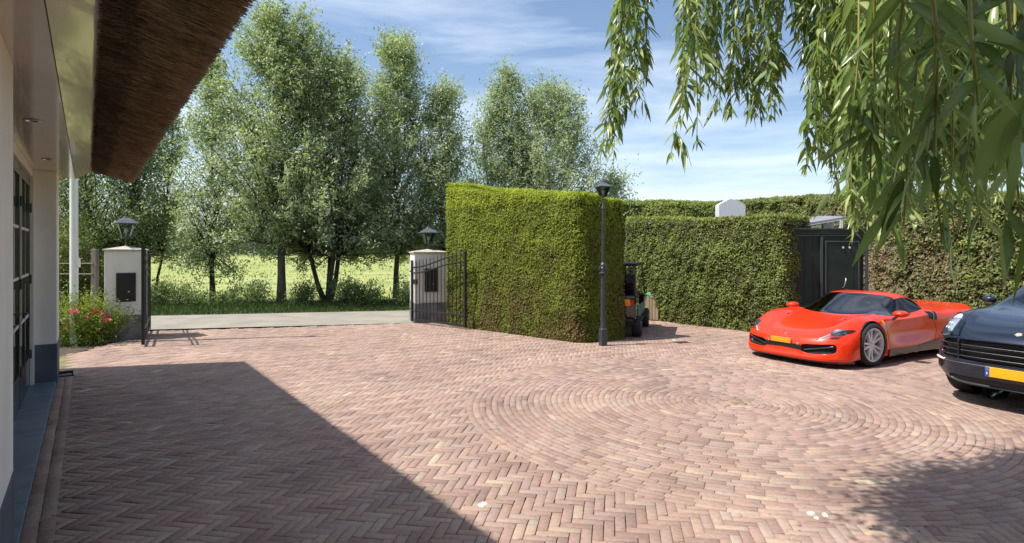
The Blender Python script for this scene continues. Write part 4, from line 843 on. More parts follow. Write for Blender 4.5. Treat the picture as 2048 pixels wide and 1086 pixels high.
def shell(root, table, tags, insets, wells, mats, names, crease=(), levels=3, post=None):
    """table: stations x columns of (x, y, z) for the left half; column 0 and the last lie on the centre plane"""
    nS, nC = len(table), len(table[0]); bm = bmesh.new(); idx = {}
    for i, row in enumerate(table):
        for j, (x, y, z) in enumerate(row):
            idx[(i, j, 1)] = bm.verts.new((x, y, z)); idx[(i, j, -1)] = idx[(i, j, 1)] if j in (0, nC-1) else bm.verts.new((x, -y, z))
    fc = {}
    for i in range(nS-1):
        for j in range(nC-1):
            for s in (1, -1):
                q = [idx[(i, j, s)], idx[(i+1, j, s)], idx[(i+1, j+1, s)], idx[(i, j+1, s)]]
                if s == -1: q.reverse()
                u = []
                for v in q:
                    if v not in u: u.append(v)
                if len(u) < 3: continue
                f = bm.faces.new(u); f.material_index = tags.get((i, j), 0); f.smooth = True; fc[(i, j, s)] = f
    bmesh.ops.recalc_face_normals(bm, faces=bm.faces)
    tot = sum((f.normal.z*f.calc_area() for k, f in fc.items() if k[1] < 2)); 
    if tot < 0: bmesh.ops.reverse_faces(bm, faces=bm.faces)
    cl = bm.edges.layers.float.get('crease_edge') or bm.edges.layers.float.new('crease_edge')
    for e in bm.edges:
        if len(e.link_faces) == 2 and e.link_faces[0].material_index != e.link_faces[1].material_index: e[cl] = .3
    for (a, b, s_) in crease:
        for s in (1, -1):
            e = bm.edges.get((idx[(*a, s)], idx[(*b, s)]))
            if e: e[cl] = s_
    for cells, th, dep, m_, sides in insets:
        for grp in ([[fc[(i, j, s)] for (i, j) in cells if (i, j, s) in fc] for s in (1, -1)] if sides else [[fc[(i, j, s)] for (i, j) in cells for s in (1, -1) if (i, j, s) in fc]]):
            grp = list(dict.fromkeys(grp)); bmesh.ops.inset_region(bm, faces=grp, thickness=th, depth=0, use_boundary=True, use_even_offset=True)
            r_ = bmesh.ops.inset_region(bm, faces=grp, thickness=.006, depth=-dep, use_boundary=True)
            for f in grp: f.material_index = m_
            for f in r_['faces']: f.material_index = m_
    me = bpy.data.meshes.new('cage'); bm.to_mesh(me); bm.free(); ob = bpy.data.objects.new('cage', me); COL.objects.link(ob)
    md = ob.modifiers.new('s', 'SUBSURF'); md.levels = levels; md.render_levels = levels
    for m in mats: me.materials.append(m)
    dg = bpy.context.evaluated_depsgraph_get(); ev = bpy.data.meshes.new_from_object(ob.evaluated_get(dg)); bpy.data.objects.remove(ob)
    bm = bmesh.new(); bm.from_mesh(ev)
    for (wx, wz, wr) in wells:
        for v in bm.verts:
            v.tag = abs(v.co.y) > .55 and math.hypot(v.co.x-wx, v.co.z-wz) < wr
        dl = [f for f in bm.faces if all(v.tag for v in f.verts)]; bmesh.ops.delete(bm, geom=dl, context='FACES')
        lip = []
        for v in bm.verts:
            if v.tag:
                d = Vector((v.co.x-wx, v.co.z-wz)); 
                if d.length > .02: d = d.normalized()*wr; v.co.x = wx+d.x; v.co.z = wz+d.y
        be = [e for e in bm.edges if len(e.link_faces) == 1 and all(abs(math.hypot(v.co.x-wx, v.co.z-wz)-wr) < .003 and abs(v.co.y) > .5 for v in e.verts)]
        r_ = bmesh.ops.extrude_edge_only(bm, edges=be)
        for v in [g for g in r_['geom'] if isinstance(g, bmesh.types.BMVert)]: v.co.y -= math.copysign(.05, v.co.y)
    bm.faces.ensure_lookup_table(); bvh = BVHTree.FromBMesh(bm)
    out = {}
    present = sorted({f.material_index for f in bm.faces})
    for mi in present:
        for side in ((0,) if names[mi][1] == 0 else (1, -1)):
            b2 = bm.copy(); dl = [f for f in b2.faces if f.material_index != mi or (side and f.calc_center_median().y*side < 0)]
            bmesh.ops.delete(b2, geom=dl, context='FACES')
            for f in b2.faces: f.material_index = 0
            m2 = bpy.data.meshes.new(names[mi][0]); b2.to_mesh(m2); b2.free(); m2.materials.clear(); m2.materials.append(mats[mi]); m2.polygons.foreach_set('use_smooth', [True]*len(m2.polygons))
            out.setdefault(names[mi][0], []).append(link(bpy.data.objects.new(names[mi][0], m2), root))
    bm.free(); return out, bvh
def snap(bvh, pts, off=.003):
    r_ = []
    for p in pts:
        l_, n_, i_, d_ = bvh.find_nearest(Vector(p)); 
        if n_.dot(Vector(p)-Vector((-1.2, 0, .5))) < 0: n_ = -n_
        r_.append((l_+n_*off, n_))
    return r_
def dense(pts, k=6):
    o = []
    for a, b in zip(pts[:-1], pts[1:]):
        for i in range(k): o.append(Vector(a).lerp(Vector(b), i/k))
    return o+[Vector(pts[-1])]
def seam(bvh, pts, parent, m='black', r=.0035, name='panel_gap', off=-.0005):
    q = [a for a, b in snap(bvh, dense(pts), off)]; MB().tube(q, r, 5).build(name, M_[m], parent)
def patch(bvh, quadpts, name, m, parent, off=.004, nu=8, nv=4, th=.004):
    """a small four-cornered panel laid on the shell"""
    a, b, c, d = [Vector(p) for p in quadpts]; V = []; 
    for i in range(nu+1):
        for j in range(nv+1):
            u, v = i/nu, j/nv; V.append(a.lerp(b, u).lerp(d.lerp(c, u), v))
    s = snap(bvh, V, off); n_ = (nu+1)*(nv+1); W = [p for p, q in s]+[p-q*(off+th) for p, q in s]; F = []
    for i in range(nu):
        for j in range(nv):
            k = i*(nv+1)+j; F.append((k, k+nv+1, k+nv+2, k+1)); F.append((n_+k, n_+k+1, n_+k+nv+2, n_+k+nv+1))
    ring = [i*(nv+1) for i in range(nu+1)]+[nu*(nv+1)+j for j in range(1, nv+1)]+[i*(nv+1)+nv for i in range(nu-1, -1, -1)]+[j for j in range(nv-1, 0, -1)]
    for x, y in zip(ring, ring[1:]+ring[:1]): F.append((x, y, n_+y, n_+x))
    return MB().add(W, F).build(name, M_[m], parent, smooth=50)
WH = {}
def wheel(root, x, y, r, w, rim, style, spokes=5, m='alloy'):
    key = (r, rim, style); sgn = 1 if y > 0 else -1; e_ = empty('wheel', (x, y, r), 0 if sgn > 0 else math.pi, root)
    if key not in WH:
        hw = w/2; sh = .022
        ty = MB().lathe([(rim+.004, -hw+.02), (rim+.02, -hw+.003), (r-.055, -hw-.004), (r-sh, -hw+.008), (r-.006, -hw+.03), (r, -hw+.06), (r, hw-.06), (r-.006, hw-.03), (r-sh, hw-.008), (r-.055, hw+.004), (rim+.02, hw-.003), (rim+.004, hw-.02), (rim+.004, -hw+.02)], 48, axis='y', cap=False).mesh('tyre', M_['rubber'], smooth=50)
        rm = MB().lathe([(rim-.03, -hw+.02), (rim-.03, hw-.07), (rim-.018, hw-.03), (rim-.016, hw-.012), (rim-.004, hw-.006), (rim+.006, hw-.012), (rim+.006, -hw+.02), (rim-.03, -hw+.02)], 48, axis='y', cap=False).mesh('rim', M_[m], smooth=40)
        hb = MB().lathe([(.001, hw-.028), (.03, hw-.03), (.036, hw-.04), (.075, hw-.05), (.08, hw-.10)], 20, axis='y', cap=False).mesh('hub', M_[m], smooth=40)
        s1 = MB(); L = rim-.02
        def sec(q, hw_, y0, y1, off): return [(off-hw_, y0, q), (off+hw_, y0, q), (off+hw_*.75, y1, q), (off-hw_*.75, y1, q)]
        V = []; 
        for t in (0, .25, .5, .75, 1): q = .05+(L-.05)*t; V += sec(q, (.024-.006*t), hw-.085, hw-.046+.026*t, .016+.034*t if style == 5 else 0)
        F = [(0, 3, 2, 1), (16, 17, 18, 19)]+[(k*4+j, k*4+(j+1) % 4, k*4+4+(j+1) % 4, k*4+4+j) for k in range(4) for j in range(4)]
        sp = MB().add(V, F).mesh('spoke', M_[m], .003, smooth=40); sp2 = None
        if style == 5: sp2 = MB().add([(-a, b, c) for a, b, c in V], F).mesh('spoke', M_[m], .003, smooth=40)
        dc = MB().lathe([(.06, 0), (rim-.05, 0), (rim-.05, .02), (.06, .02), (.06, 0)], 32, axis='y', cap=False).mesh('brake_disc', M_['disc'])
        cp = MB().box(-.05, .06, .005, .06, rim-.13, rim-.035).mesh('caliper', M_['caliper'], .008); WH[key] = (ty, rm, hb, sp, sp2, dc, cp)
    ty, rm, hb, sp, sp2, dc, cp = WH[key]
    for nm, me in (('tyre', ty), ('rim', rm), ('hub', hb), ('brake_disc', dc)): instance(nm, me, e_)
    instance('caliper', cp, e_, rot=(0, -1.3, 0))
    for k in range(spokes):
        a = 2*math.pi*k/spokes+.35; instance('spoke', sp, e_, rot=(0, a, 0))
        if sp2: instance('spoke', sp2, e_, rot=(0, a, 0))
    return e_
def liner(root, x, r, z, y0=.52, y1=.93):
    for s in (1, -1):
        V = []; n = 20
        for k in range(n+1):
            a = -.35+(math.pi+.7)*k/n
            for y in (y0, y1): V.append((x+r*math.cos(a), s*y, z+r*math.sin(a)))
        F = [(2*k, 2*k+1, 2*k+3, 2*k+2) for k in range(n)]; F.append(tuple(range(0, 2*n+2, 2))); MB().add(V, F).build('wheel_liner', M_['black'], root)
def mirror_part(root, loc, s, m, size=(.11, .13, .075), stalk=True, yaw=0):
    e_ = MB(); V = []; F = []; nu, nv = 12, 8
    for i in range(nv+1):
        a = math.pi*i/nv
        for j in range(nu):
            b = 2*math.pi*j/nu; cx_ = math.cos(a); sy = math.sin(a)
            V.append((size[0]*(.5*cx_ if cx_ > 0 else .3*cx_), size[1]*sy**.7*math.cos(b)*.72, size[2]*sy**.7*math.sin(b)))
    for i in range(nv):
        for j in range(nu): F.append((i*nu+j, i*nu+(j+1) % nu, (i+1)*nu+(j+1) % nu, (i+1)*nu+j))
    o = MB().add(V, F).build('wing_mirror', M_[m], root, smooth=80, loc=loc)
    MB().add([(-size[0]*.27, size[1]*.6*math.cos(t), size[2]*.8*math.sin(t)) for t in np.linspace(0, 6.283, 13)[:-1]]+[(-size[0]*.33, size[1]*.55*math.cos(t), size[2]*.72*math.sin(t)) for t in np.linspace(0, 6.283, 13)[:-1]], [tuple(range(12, 24))]+[(k, (k+1) % 12, 12+(k+1) % 12, 12+k) for k in range(12)]).build('mirror_glass', M_['chrome'], o)
    if stalk: MB().tube([(0, -s*.03, -size[2]*.4), (.01, -s*.08, -size[2]*1.1), (.02, -s*.13, -size[2]*1.8)], [.024, .02, .028], 8).build('mirror_arm', M_['pillar'], o, smooth=80)
    return o
def seat_part(root, x, y, z, h=.62):
    MB().box(x-.25, x+.25, y-.23, y+.23, z, z+.14).build('seat', M_['seat'], root, .04, 3, smooth=60)
    Mx = Matrix.Translation((x-.25, y, z+.1)) @ Matrix.Rotation(-.35, 4, 'Y'); MB().box(-.06, .06, -.23, .23, 0, h, Mx).box(-.05, .05, -.12, .12, h+.02, h+.17, Mx).build('backrest', M_['seat'], root, .03, 3, smooth=60)
def steering(root, x, y, z, r=.17):
    Mx = Matrix.Translation((x, y, z)) @ Matrix.Rotation(-1.15, 4, 'Y'); V = []
    pts = [Mx @ Vector((r*math.cos(t), r*math.sin(t), 0)) for t in np.linspace(0, 6.283, 25)]; mb = MB(); mb.tube(pts, .014, 8, cap=False)
    for a in (0, 2.2, -2.2): mb.tube([Mx @ Vector((0, 0, -.02)), Mx @ Vector((r*math.cos(a+math.pi), r*math.sin(a+math.pi), 0))], .018, 6)
    mb.build('steering_wheel', M_['seat'], root, smooth=80)

HD = math.radians(-151.5)
# ---- sports car
fl = G(1748, 734); lft = Vector((-math.sin(HD), math.cos(HD), 0)); fw = Vector((math.cos(HD), math.sin(HD), 0))
sc = empty('sports_car', fl-lft*.955, HD); tag(sc, 'low orange-red mid-engined sports car with silver five-spoke wheels', 'car')
T_ = [
 [(.985, 0, .115), (.98, .3, .115), (.945, .53, .115), (.88, .70, .115), (.78, .82, .115), (.66, .90, .115), (.60, .92, .115), (.58, .925, .115), (.56, .93, .115), (.54, .93, .115), (.80, 0, .115)],
 [(1.0, 0, .155), (.995, .3, .155), (.955, .53, .155), (.89, .71, .155), (.79, .83, .155), (.665, .91, .155), (.60, .93, .15), (.58, .935, .145), (.56, .935, .14), (.53, .93, .125), (.78, 0, .115)],
 [(.97, 0, .20), (.965, .3, .20), (.93, .53, .205), (.87, .71, .215), (.775, .835, .235), (.655, .915, .25), (.585, .94, .22), (.55, .945, .19), (.53, .945, .15), (.5, .93, .12), (.75, 0, .115)],
 [(.985, 0, .36), (.975, .3, .36), (.93, .53, .365), (.85, .70, .38), (.75, .82, .40), (.62, .91, .40), (.54, .945, .34), (.5, .95, .26), (.47, .95, .18), (.45, .93, .12), (.7, 0, .115)],
 [(.945, 0, .44), (.93, .3, .445), (.88, .52, .46), (.80, .67, .485), (.69, .79, .505), (.57, .885, .49), (.49, .945, .40), (.45, .955, .30), (.44, .95, .2), (.43, .93, .125), (.6, 0, .115)],
 [(.78, 0, .53), (.76, .3, .54), (.70, .5, .565), (.62, .63, .61), (.54, .735, .65), (.45, .85, .63), (.40, .935, .53), (.385, .96, .37), (.38, .95, .22), (.38, .93, .125), (.5, 0, .115)],
 [(.42, 0, .635), (.41, .28, .645), (.36, .48, .68), (.31, .62, .745), (.26, .74, .79), (.22, .86, .765), (.2, .945, .65), (.2, .972, .45), (.2, .96, .25), (.2, .935, .125), (.2, 0, .115)],
 [(.1, 0, .70), (.08, .27, .71), (.05, .48, .735), (0, .62, .785), (0, .74, .825), (0, .87, .79), (0, .95, .67), (0, .975, .46), (0, .965, .25), (0, .935, .125), (0, 0, .115)],
 [(-.30, 0, .775), (-.33, .3, .78), (-.45, .58, .81), (-.48, .68, .83), (-.40, .77, .825), (-.36, .87, .785), (-.34, .94, .665), (-.34, .965, .46), (-.35, .955, .27), (-.36, .935, .13), (-.36, 0, .115)],
 [(-.72, 0, .985), (-.74, .27, .98), (-.84, .54, .955), (-.87, .62, .935), (-.74, .82, .82), (-.69, .885, .76), (-.66, .90, .64), (-.66, .875, .45), (-.66, .935, .28), (-.66, .93, .13), (-.66, 0, .115)],
 [(-1.10, 0, 1.155), (-1.12, .25, 1.15), (-1.22, .47, 1.125), (-1.25, .555, 1.09), (-1.15, .835, .835), (-1.13, .895, .77), (-1.1, .905, .65), (-1.1, .865, .46), (-1.1, .94, .28), (-1.1, .93, .13), (-1.1, 0, .115)],
 [(-1.5, 0, 1.19), (-1.5, .26, 1.185), (-1.52, .47, 1.16), (-1.54, .56, 1.115), (-1.52, .84, .86), (-1.5, .90, .79), (-1.5, .915, .66), (-1.5, .87, .47), (-1.5, .945, .28), (-1.5, .93, .13), (-1.5, 0, .115)],
 [(-1.88, 0, 1.15), (-1.88, .26, 1.15), (-1.90, .46, 1.135), (-1.92, .585, 1.07), (-1.86, .83, .905), (-1.85, .915, .83), (-1.85, .965, .70), (-1.86, .93, .48), (-1.86, .955, .28), (-1.86, .93, .13), (-1.86, 0, .115)],
 [(-2.2, 0, 1.06), (-2.2, .28, 1.06), (-2.2, .48, 1.075), (-2.2, .63, 1.02), (-2.2, .80, .94), (-2.2, .92, .87), (-2.18, .98, .74), (-2.16, .975, .5), (-2.16, .97, .28), (-2.16, .93, .13), (-2.16, 0, .115)],
 [(-2.62, 0, .97), (-2.62, .3, .965), (-2.62, .5, .975), (-2.62, .66, .965), (-2.62, .80, .965), (-2.62, .91, .915), (-2.62, .975, .77), (-2.62, .98, .5), (-2.62, .965, .28), (-2.62, .93, .13), (-2.62, 0, .115)],
 [(-3.1, 0, .93), (-3.1, .3, .925), (-3.1, .5, .925), (-3.1, .66, .93), (-3.1, .79, .935), (-3.1, .88, .89), (-3.1, .945, .77), (-3.1, .955, .5), (-3.1, .93, .3), (-3.1, .9, .15), (-3.1, 0, .13)],
 [(-3.52, 0, .92), (-3.51, .3, .92), (-3.48, .5, .92), (-3.44, .64, .915), (-3.38, .75, .90), (-3.3, .83, .85), (-3.26, .88, .74), (-3.25, .90, .5), (-3.25, .88, .3), (-3.25, .85, .17), (-3.25, 0, .15)],
 [(-3.50, 0, .6), (-3.49, .3, .6), (-3.46, .5, .6), (-3.42, .64, .6), (-3.36, .75, .6), (-3.32, .82, .56), (-3.3, .85, .5), (-3.3, .86, .4), (-3.3, .85, .3), (-3.3, .83, .2), (-3.3, 0, .16)],
 [(-3.40, 0, .2), (-3.40, .3, .2), (-3.38, .5, .2), (-3.36, .64, .2), (-3.34, .75, .2), (-3.33, .8, .2), (-3.32, .82, .2), (-3.32, .82, .19), (-3.32, .82, .18), (-3.32, .82, .17), (-3.32, 0, .16)]]
for i, row in enumerate(T_):
    for j, (x, y, z) in enumerate(row):
        if x > .37: x = .37+(x-.37)*.90
        if z > .45: z = .45+(z-.45)*(.905 if i < 14 else .93)
        if i in (10, 11) and j < 4: y *= 1.10
        if i == 10 and j < 4: x += .09
        if i == 9 and j < 4: x += .04; z -= .01
        if i in (11, 12) and j < 5: x += .15
        if i == 13 and j < 5: x += .08
        if 9 <= i <= 12 and j == 6: y -= .035; z -= .05
        if 9 <= i <= 11 and j == 7: y -= .02
        if 9 <= i <= 12 and j == 4: z -= .055
        if 9 <= i <= 12 and j == 5: z -= .04
        if j < 4: z -= {12: .045, 13: .095, 14: .06, 15: .03}.get(i, 0)
        if i in (13, 14) and j <= 5: z -= .055
        if i in (15, 16) and j <= 5: z -= .02
        if i == 12 and j in (1, 2, 3): z += .03
        if 13 <= i <= 16 and j in (4, 5): z -= .03
        if i == 12 and j < 5: x += .06
        if 6 <= i <= 8 and j < 3: z -= .015
        row[j] = (x, y, z)
tg = {}
for i in (8, 9):
    for j in (0, 1): tg[(i, j)] = 1
    tg[(i, 2)] = 3
for i in (9, 10, 11): tg[(i, 3)] = 2
tg[(8, 3)] = 3
names = [('body', 0), ('windscreen', 0), ('side_window', 1), ('windscreen_pillar', 1), ('front_intake', 1), ('side_intake', 1), ('headlight_well', 1), ('lower_bumper', 0)]
mats = [M_['red'], M_['cglass'], M_['sglass'], M_['pillar'], M_['grille'], M_['grille'], M_['disc'], M_['red']]
ins = [([(2, 1), (2, 2), (2, 3)], .006, .09, 4, True), ([(4, 3), (4, 4)], .022, .012, 6, True)]
parts, bv = shell(sc, T_, tg, ins, [(0, .345, .372), (-2.6, .35, .385)], mats, names, crease=[((i, 9), (i+1, 9), .7) for i in range(17)]+[((1, j), (1, j+1), .5) for j in range(8)]+[((3, j), (3, j+1), .35) for j in range(5)]+[((i, 4), (i+1, 4), .35) for i in range(4, 8)]+[((i, 5), (i+1, 5), .8) for i in range(9, 14)])
for s in (1, -1):
    e_ = patch(bv, [(.88, s*.55, .475), (.52, s*.82, .60), (.38, s*.895, .59), (.68, s*.79, .465)], 'headlight', 'lamp', sc, .012)
    patch(bv, [(-1.63, s*.90, .845), (-1.90, s*.92, .85), (-1.87, s*.975, .64), (-1.68, s*.965, .66)], 'side_intake', 'grille', sc, .004)
    patch(bv, [(.85, s*.57, .495), (.70, s*.685, .54), (.685, s*.70, .525), (.84, s*.60, .48)], 'running_light', 'white', sc, .006, 6, 2)
    for k in range(2): MB().lathe([(.001, .0), (.022, .004), (.026, -.012)], 12, cap=False, M=Matrix.Translation(snap(bv, [(.62-.08*k, s*(.79+.04*k), .56)], .004)[0][0])).build('lens', M_['chrome'], e_, smooth=True)
    seam(bv, [(.55, s*.88, .60), (.36, s*.80, .76), (.1, s*.62, .78), (-.2, s*.60, .80), (-.42, s*.60, .82)], sc, r=.003)
    seam(bv, [(-.44, s*.90, .76), (-.42, s*.95, .6), (-.45, s*.95, .3), (-.55, s*.94, .17)], sc); seam(bv, [(-.55, s*.94, .2), (-1.2, s*.95, .2), (-1.75, s*.95, .22), (-1.86, s*.94, .45), (-1.80, s*.95, .72), (-1.74, s*.88, .86)], sc)
    patch(bv, [(-.42, s*.96, .235), (-1.3, s*.97, .24), (-1.3, s*.97, .13), (-.42, s*.96, .13)], 'sill_trim', 'carb', sc, .022, 10, 3); patch(bv, [(-1.3, s*.97, .245), (-2.15, s*.98, .34), (-2.15, s*.98, .13), (-1.3, s*.97, .13)], 'sill_trim', 'carb', sc, .024, 10, 3)
    patch(bv, [(-.30, s*.93, .74), (-.36, s*.935, .735), (-.375, s*.945, .655), (-.33, s*.95, .65)], 'fender_badge', 'shield', sc, .005, 3, 3)
    mirror_part(sc, (-.70, s*.985, .80), s, 'red', (.26, .16, .058))
    wheel(sc, 0, s*.845, .345, .245, .262, 5); wheel(sc, -2.6, s*.835, .352, .305, .262, 5)
    seat_part(sc, -1.25, s*.36, .18, .50)
    MB().tube([snap(bv, [q], .012)[0][0] for q in ((-1.76, s*.90, .83), (-1.79, s*.955, .75), (-1.78, s*.965, .66))], .010, 6).build('intake_strut', M_['silver'], sc)
MB().tube([(.86, 0, .105), (.86, .3, .105), (.83, .53, .105), (.78, .70, .105), (.69, .82, .105), (.58, .90, .105), (.48, .93, .105)], .022, 6).tube([(.86, 0, .105), (.86, -.3, .105), (.83, -.53, .105), (.78, -.70, .105), (.69, -.82, .105), (.58, -.90, .105), (.48, -.93, .105)], .022, 6).build('splitter', M_['carb'], sc)
liner(sc, 0, .375, .345); liner(sc, -2.6, .388, .35)
MB().box(-.85, -.40, -.62, .62, .60, .76).build('dashboard', M_['seat'], sc, .06, 3, smooth=60); MB().box(-2.3, .3, -.80, .80, .12, .2).build('floor_pan', M_['black'], sc); MB().box(-1.92, -1.86, -.6, .6, .3, .95).build('rear_bulkhead', M_['seat'], sc, .02)
steering(sc, -.86, .36, .80, .15); MB().box(-.90, -.88, -.08, .08, .99, 1.03).build('rear_view_mirror', M_['black'], sc, .01)
pp = MB(); pp.box(0, .012, -.185, .185, -.042, .042).build('number_plate', M_['plate_o'], sc, .003, loc=(.925, -.02, .375))
MB().box(0, .010, -.16, .16, -.05, .05).build('plate_backing', M_['black'], sc, .003, loc=(.908, -.02, .37))
hb = snap(bv, [(.86, 0, .50)], .004)[0][0]; MB().tube([hb+Vector((-.03, 0, .014)), hb+Vector((0, .006, 0)), hb+Vector((.028, -.004, -.016))], [.006, .014, .005], 6).build('bonnet_emblem', M_['chrome'], sc)
for s in (1, -1):
    patch(bv, [(.93, s*.0, .335), (.91, s*.36, .335), (.91, s*.36, .25), (.93, s*.0, .265)], 'lower_slot', 'grille', sc, .003, 6, 2)
    pts = [(.90-.02*k-.02*(k/5)**2, s*(.34+.085*k), .255+.018*k) for k in range(6)]; MB().tube([(a-.045, b, c) for a, b, c in pts], .016, 6).build('intake_blade', M_['disc'], sc, smooth=80)
    MB().lathe([(.001, .02), (.02, .012), (.022, 0)], 10, M=Matrix.Translation((.90, s*.27, .345)) @ Matrix.Rotation(math.pi/2, 4, 'Y'), cap=False).build('park_sensor', M_['chrome'], sc)
# ---- dark suv
wr_ = G(1938, 783); rgt = -lft; ax = wr_-rgt*.85
HD2 = math.radians(-152.5); su = empty('suv', ax, HD2); tag(su, 'dark blue luxury suv with slatted grille and yellow number plate, cut by the photo edge', 'car')
U_ = [
 [(.84, 0, .21), (.84, .32, .21), (.82, .55, .21), (.77, .70, .21), (.68, .82, .21), (.58, .90, .21), (.55, .93, .21), (.52, .94, .21), (.5, .945, .21), (.48, .94, .21), (.6, 0, .21)],
 [(.87, 0, .26), (.865, .32, .26), (.84, .55, .26), (.79, .70, .265), (.70, .82, .27), (.60, .90, .28), (.555, .935, .27), (.52, .95, .25), (.49, .95, .23), (.47, .94, .215), (.6, 0, .21)],
 [(.90, 0, .36), (.895, .32, .36), (.87, .55, .36), (.81, .70, .37), (.72, .825, .38), (.61, .905, .39), (.55, .945, .36), (.5, .955, .32), (.47, .955, .27), (.45, .94, .22), (.6, 0, .21)],
 [(.92, 0, .53), (.915, .32, .53), (.885, .55, .535), (.82, .71, .545), (.725, .83, .555), (.61, .91, .56), (.53, .95, .50), (.48, .965, .42), (.45, .965, .32), (.44, .945, .235), (.6, 0, .22)],
 [(.885, 0, .80), (.875, .33, .80), (.835, .55, .79), (.76, .70, .785), (.66, .825, .775), (.56, .905, .76), (.47, .955, .68), (.42, .975, .53), (.41, .975, .37), (.41, .95, .26), (.5, 0, .22)],
 [(.81, 0, .90), (.80, .33, .90), (.755, .55, .90), (.68, .69, .915), (.60, .80, .91), (.50, .885, .88), (.42, .95, .77), (.38, .978, .58), (.37, .978, .39), (.37, .95, .265), (.4, 0, .22)],
 [(.50, 0, 1.0), (.49, .34, 1.0), (.45, .55, 1.015), (.40, .69, 1.05), (.34, .80, 1.05), (.28, .89, .99), (.25, .96, .83), (.24, .985, .6), (.24, .985, .4), (.24, .955, .27), (.2, 0, .22)],
 [(.15, 0, 1.06), (.15, .34, 1.062), (.1, .56, 1.075), (.05, .70, 1.105), (0, .81, 1.09), (0, .90, 1.01), (0, .97, .85), (0, .99, .62), (0, .985, .42), (0, .96, .28), (0, 0, .22)],
 [(-.30, 0, 1.11), (-.33, .35, 1.115), (-.48, .66, 1.12), (-.53, .76, 1.12), (-.44, .84, 1.08), (-.42, .92, 1.0), (-.4, .965, .85), (-.4, .985, .62), (-.4, .975, .42), (-.4, .95, .28), (-.4, 0, .22)],
 [(-.70, 0, 1.37), (-.72, .32, 1.365), (-.84, .60, 1.35), (-.89, .69, 1.32), (-.8, .87, 1.085), (-.8, .93, 1.0), (-.8, .965, .85), (-.8, .97, .62), (-.8, .965, .42), (-.8, .95, .28), (-.8, 0, .22)],
 [(-1.12, 0, 1.60), (-1.14, .3, 1.595), (-1.26, .54, 1.58), (-1.31, .63, 1.54), (-1.25, .88, 1.10), (-1.25, .935, 1.01), (-1.25, .965, .85), (-1.25, .965, .62), (-1.25, .965, .42), (-1.25, .95, .28), (-1.25, 0, .22)],
 [(-1.9, 0, 1.69), (-1.9, .32, 1.685), (-1.9, .56, 1.665), (-1.9, .65, 1.61), (-1.9, .885, 1.11), (-1.9, .94, 1.02), (-1.9, .97, .85), (-1.9, .965, .62), (-1.9, .965, .42), (-1.9, .95, .28), (-1.9, 0, .22)],
 [(-2.8, 0, 1.66), (-2.8, .32, 1.655), (-2.8, .55, 1.635), (-2.8, .64, 1.58), (-2.8, .88, 1.13), (-2.8, .945, 1.04), (-2.8, .985, .88), (-2.8, .99, .62), (-2.8, .985, .42), (-2.8, .95, .28), (-2.8, 0, .22)],
 [(-3.55, 0, 1.48), (-3.55, .32, 1.475), (-3.52, .52, 1.46), (-3.5, .61, 1.42), (-3.5, .85, 1.14), (-3.5, .91, 1.05), (-3.5, .955, .88), (-3.5, .97, .62), (-3.5, .96, .42), (-3.5, .93, .3), (-3.5, 0, .25)],
 [(-3.95, 0, 1.12), (-3.95, .32, 1.12), (-3.92, .55, 1.11), (-3.88, .68, 1.1), (-3.82, .78, 1.05), (-3.78, .85, 1.0), (-3.75, .9, .86), (-3.73, .93, .62), (-3.73, .92, .42), (-3.73, .9, .32), (-3.73, 0, .3)],
 [(-4.0, 0, .6), (-4.0, .32, .6), (-3.98, .55, .6), (-3.93, .68, .6), (-3.87, .78, .6), (-3.82, .84, .58), (-3.8, .87, .52), (-3.79, .88, .46), (-3.78, .88, .4), (-3.78, .87, .35), (-3.78, 0, .32)],
 [(-3.9, 0, .35), (-3.9, .3, .35), (-3.88, .5, .35), (-3.86, .64, .35), (-3.84, .75, .35), (-3.82, .8, .35), (-3.82, .82, .35), (-3.82, .82, .34), (-3.82, .82, .33), (-3.82, .82, .32), (-3.82, 0, .32)]]
for i in range(5):
    for j, (x, y, z) in enumerate(U_[i]):
        lift = .04+.13*min(1, max(0, (j-2)/3)); lo = U_[i][j][2]
        if j < 10: U_[i][j] = (x, y, max(lo, .21+lift) if i < 4 else max(lo, .36))
for i in (0, 1): U_[i][10] = (.6, 0, .25)
tg = {}
for i in (8, 9):
    for j in (0, 1): tg[(i, j)] = 1
    tg[(i, 2)] = 0
for i in (9, 10, 11, 12): tg[(i, 3)] = 2
names = [('body', 0), ('windscreen', 0), ('side_window', 1), ('x', 1), ('grille', 0), ('headlight_well', 1), ('lower_intake', 0)]
mats = [M_['navy'], M_['cglass'], M_['sglass'], M_['pillar'], M_['grille'], M_['alloy'], M_['grille']]
ins = [([(3, 0), (3, 1), (3, 2), (3, 3)], .014, .06, 4, False), ([(5, 3), (5, 4), (4, 3), (4, 4)], .014, .012, 5, True), ([(1, 0), (1, 1), (1, 2)], .01, .03, 6, False)]
parts, bv2 = shell(su, U_, tg, ins, [(0, .375, .42), (-2.895, .375, .42)], mats, names, crease=[((4, j), (4, j+1), .4) for j in range(5)]+[((3, j), (3, j+1), .5) for j in range(6)]+[((i, 2), (i+1, 2), .6) for i in (4, 5, 6, 7)])
def arc(z, off, pts=((.92, 0), (.915, .32), (.885, .55), (.82, .71), (.725, .83), (.64, .89))):
    P_ = [Vector((x+off, y, z)) for x, y in pts]; L2 = [Vector((x+off, -y, z)) for x, y in pts[1:]][::-1]; q = dense(L2+P_, 5)
    sm = [q[0]]+[(q[i-1]+q[i]*2+q[i+1])/4 for i in range(1, len(q)-1)]+[q[-1]]; return sm
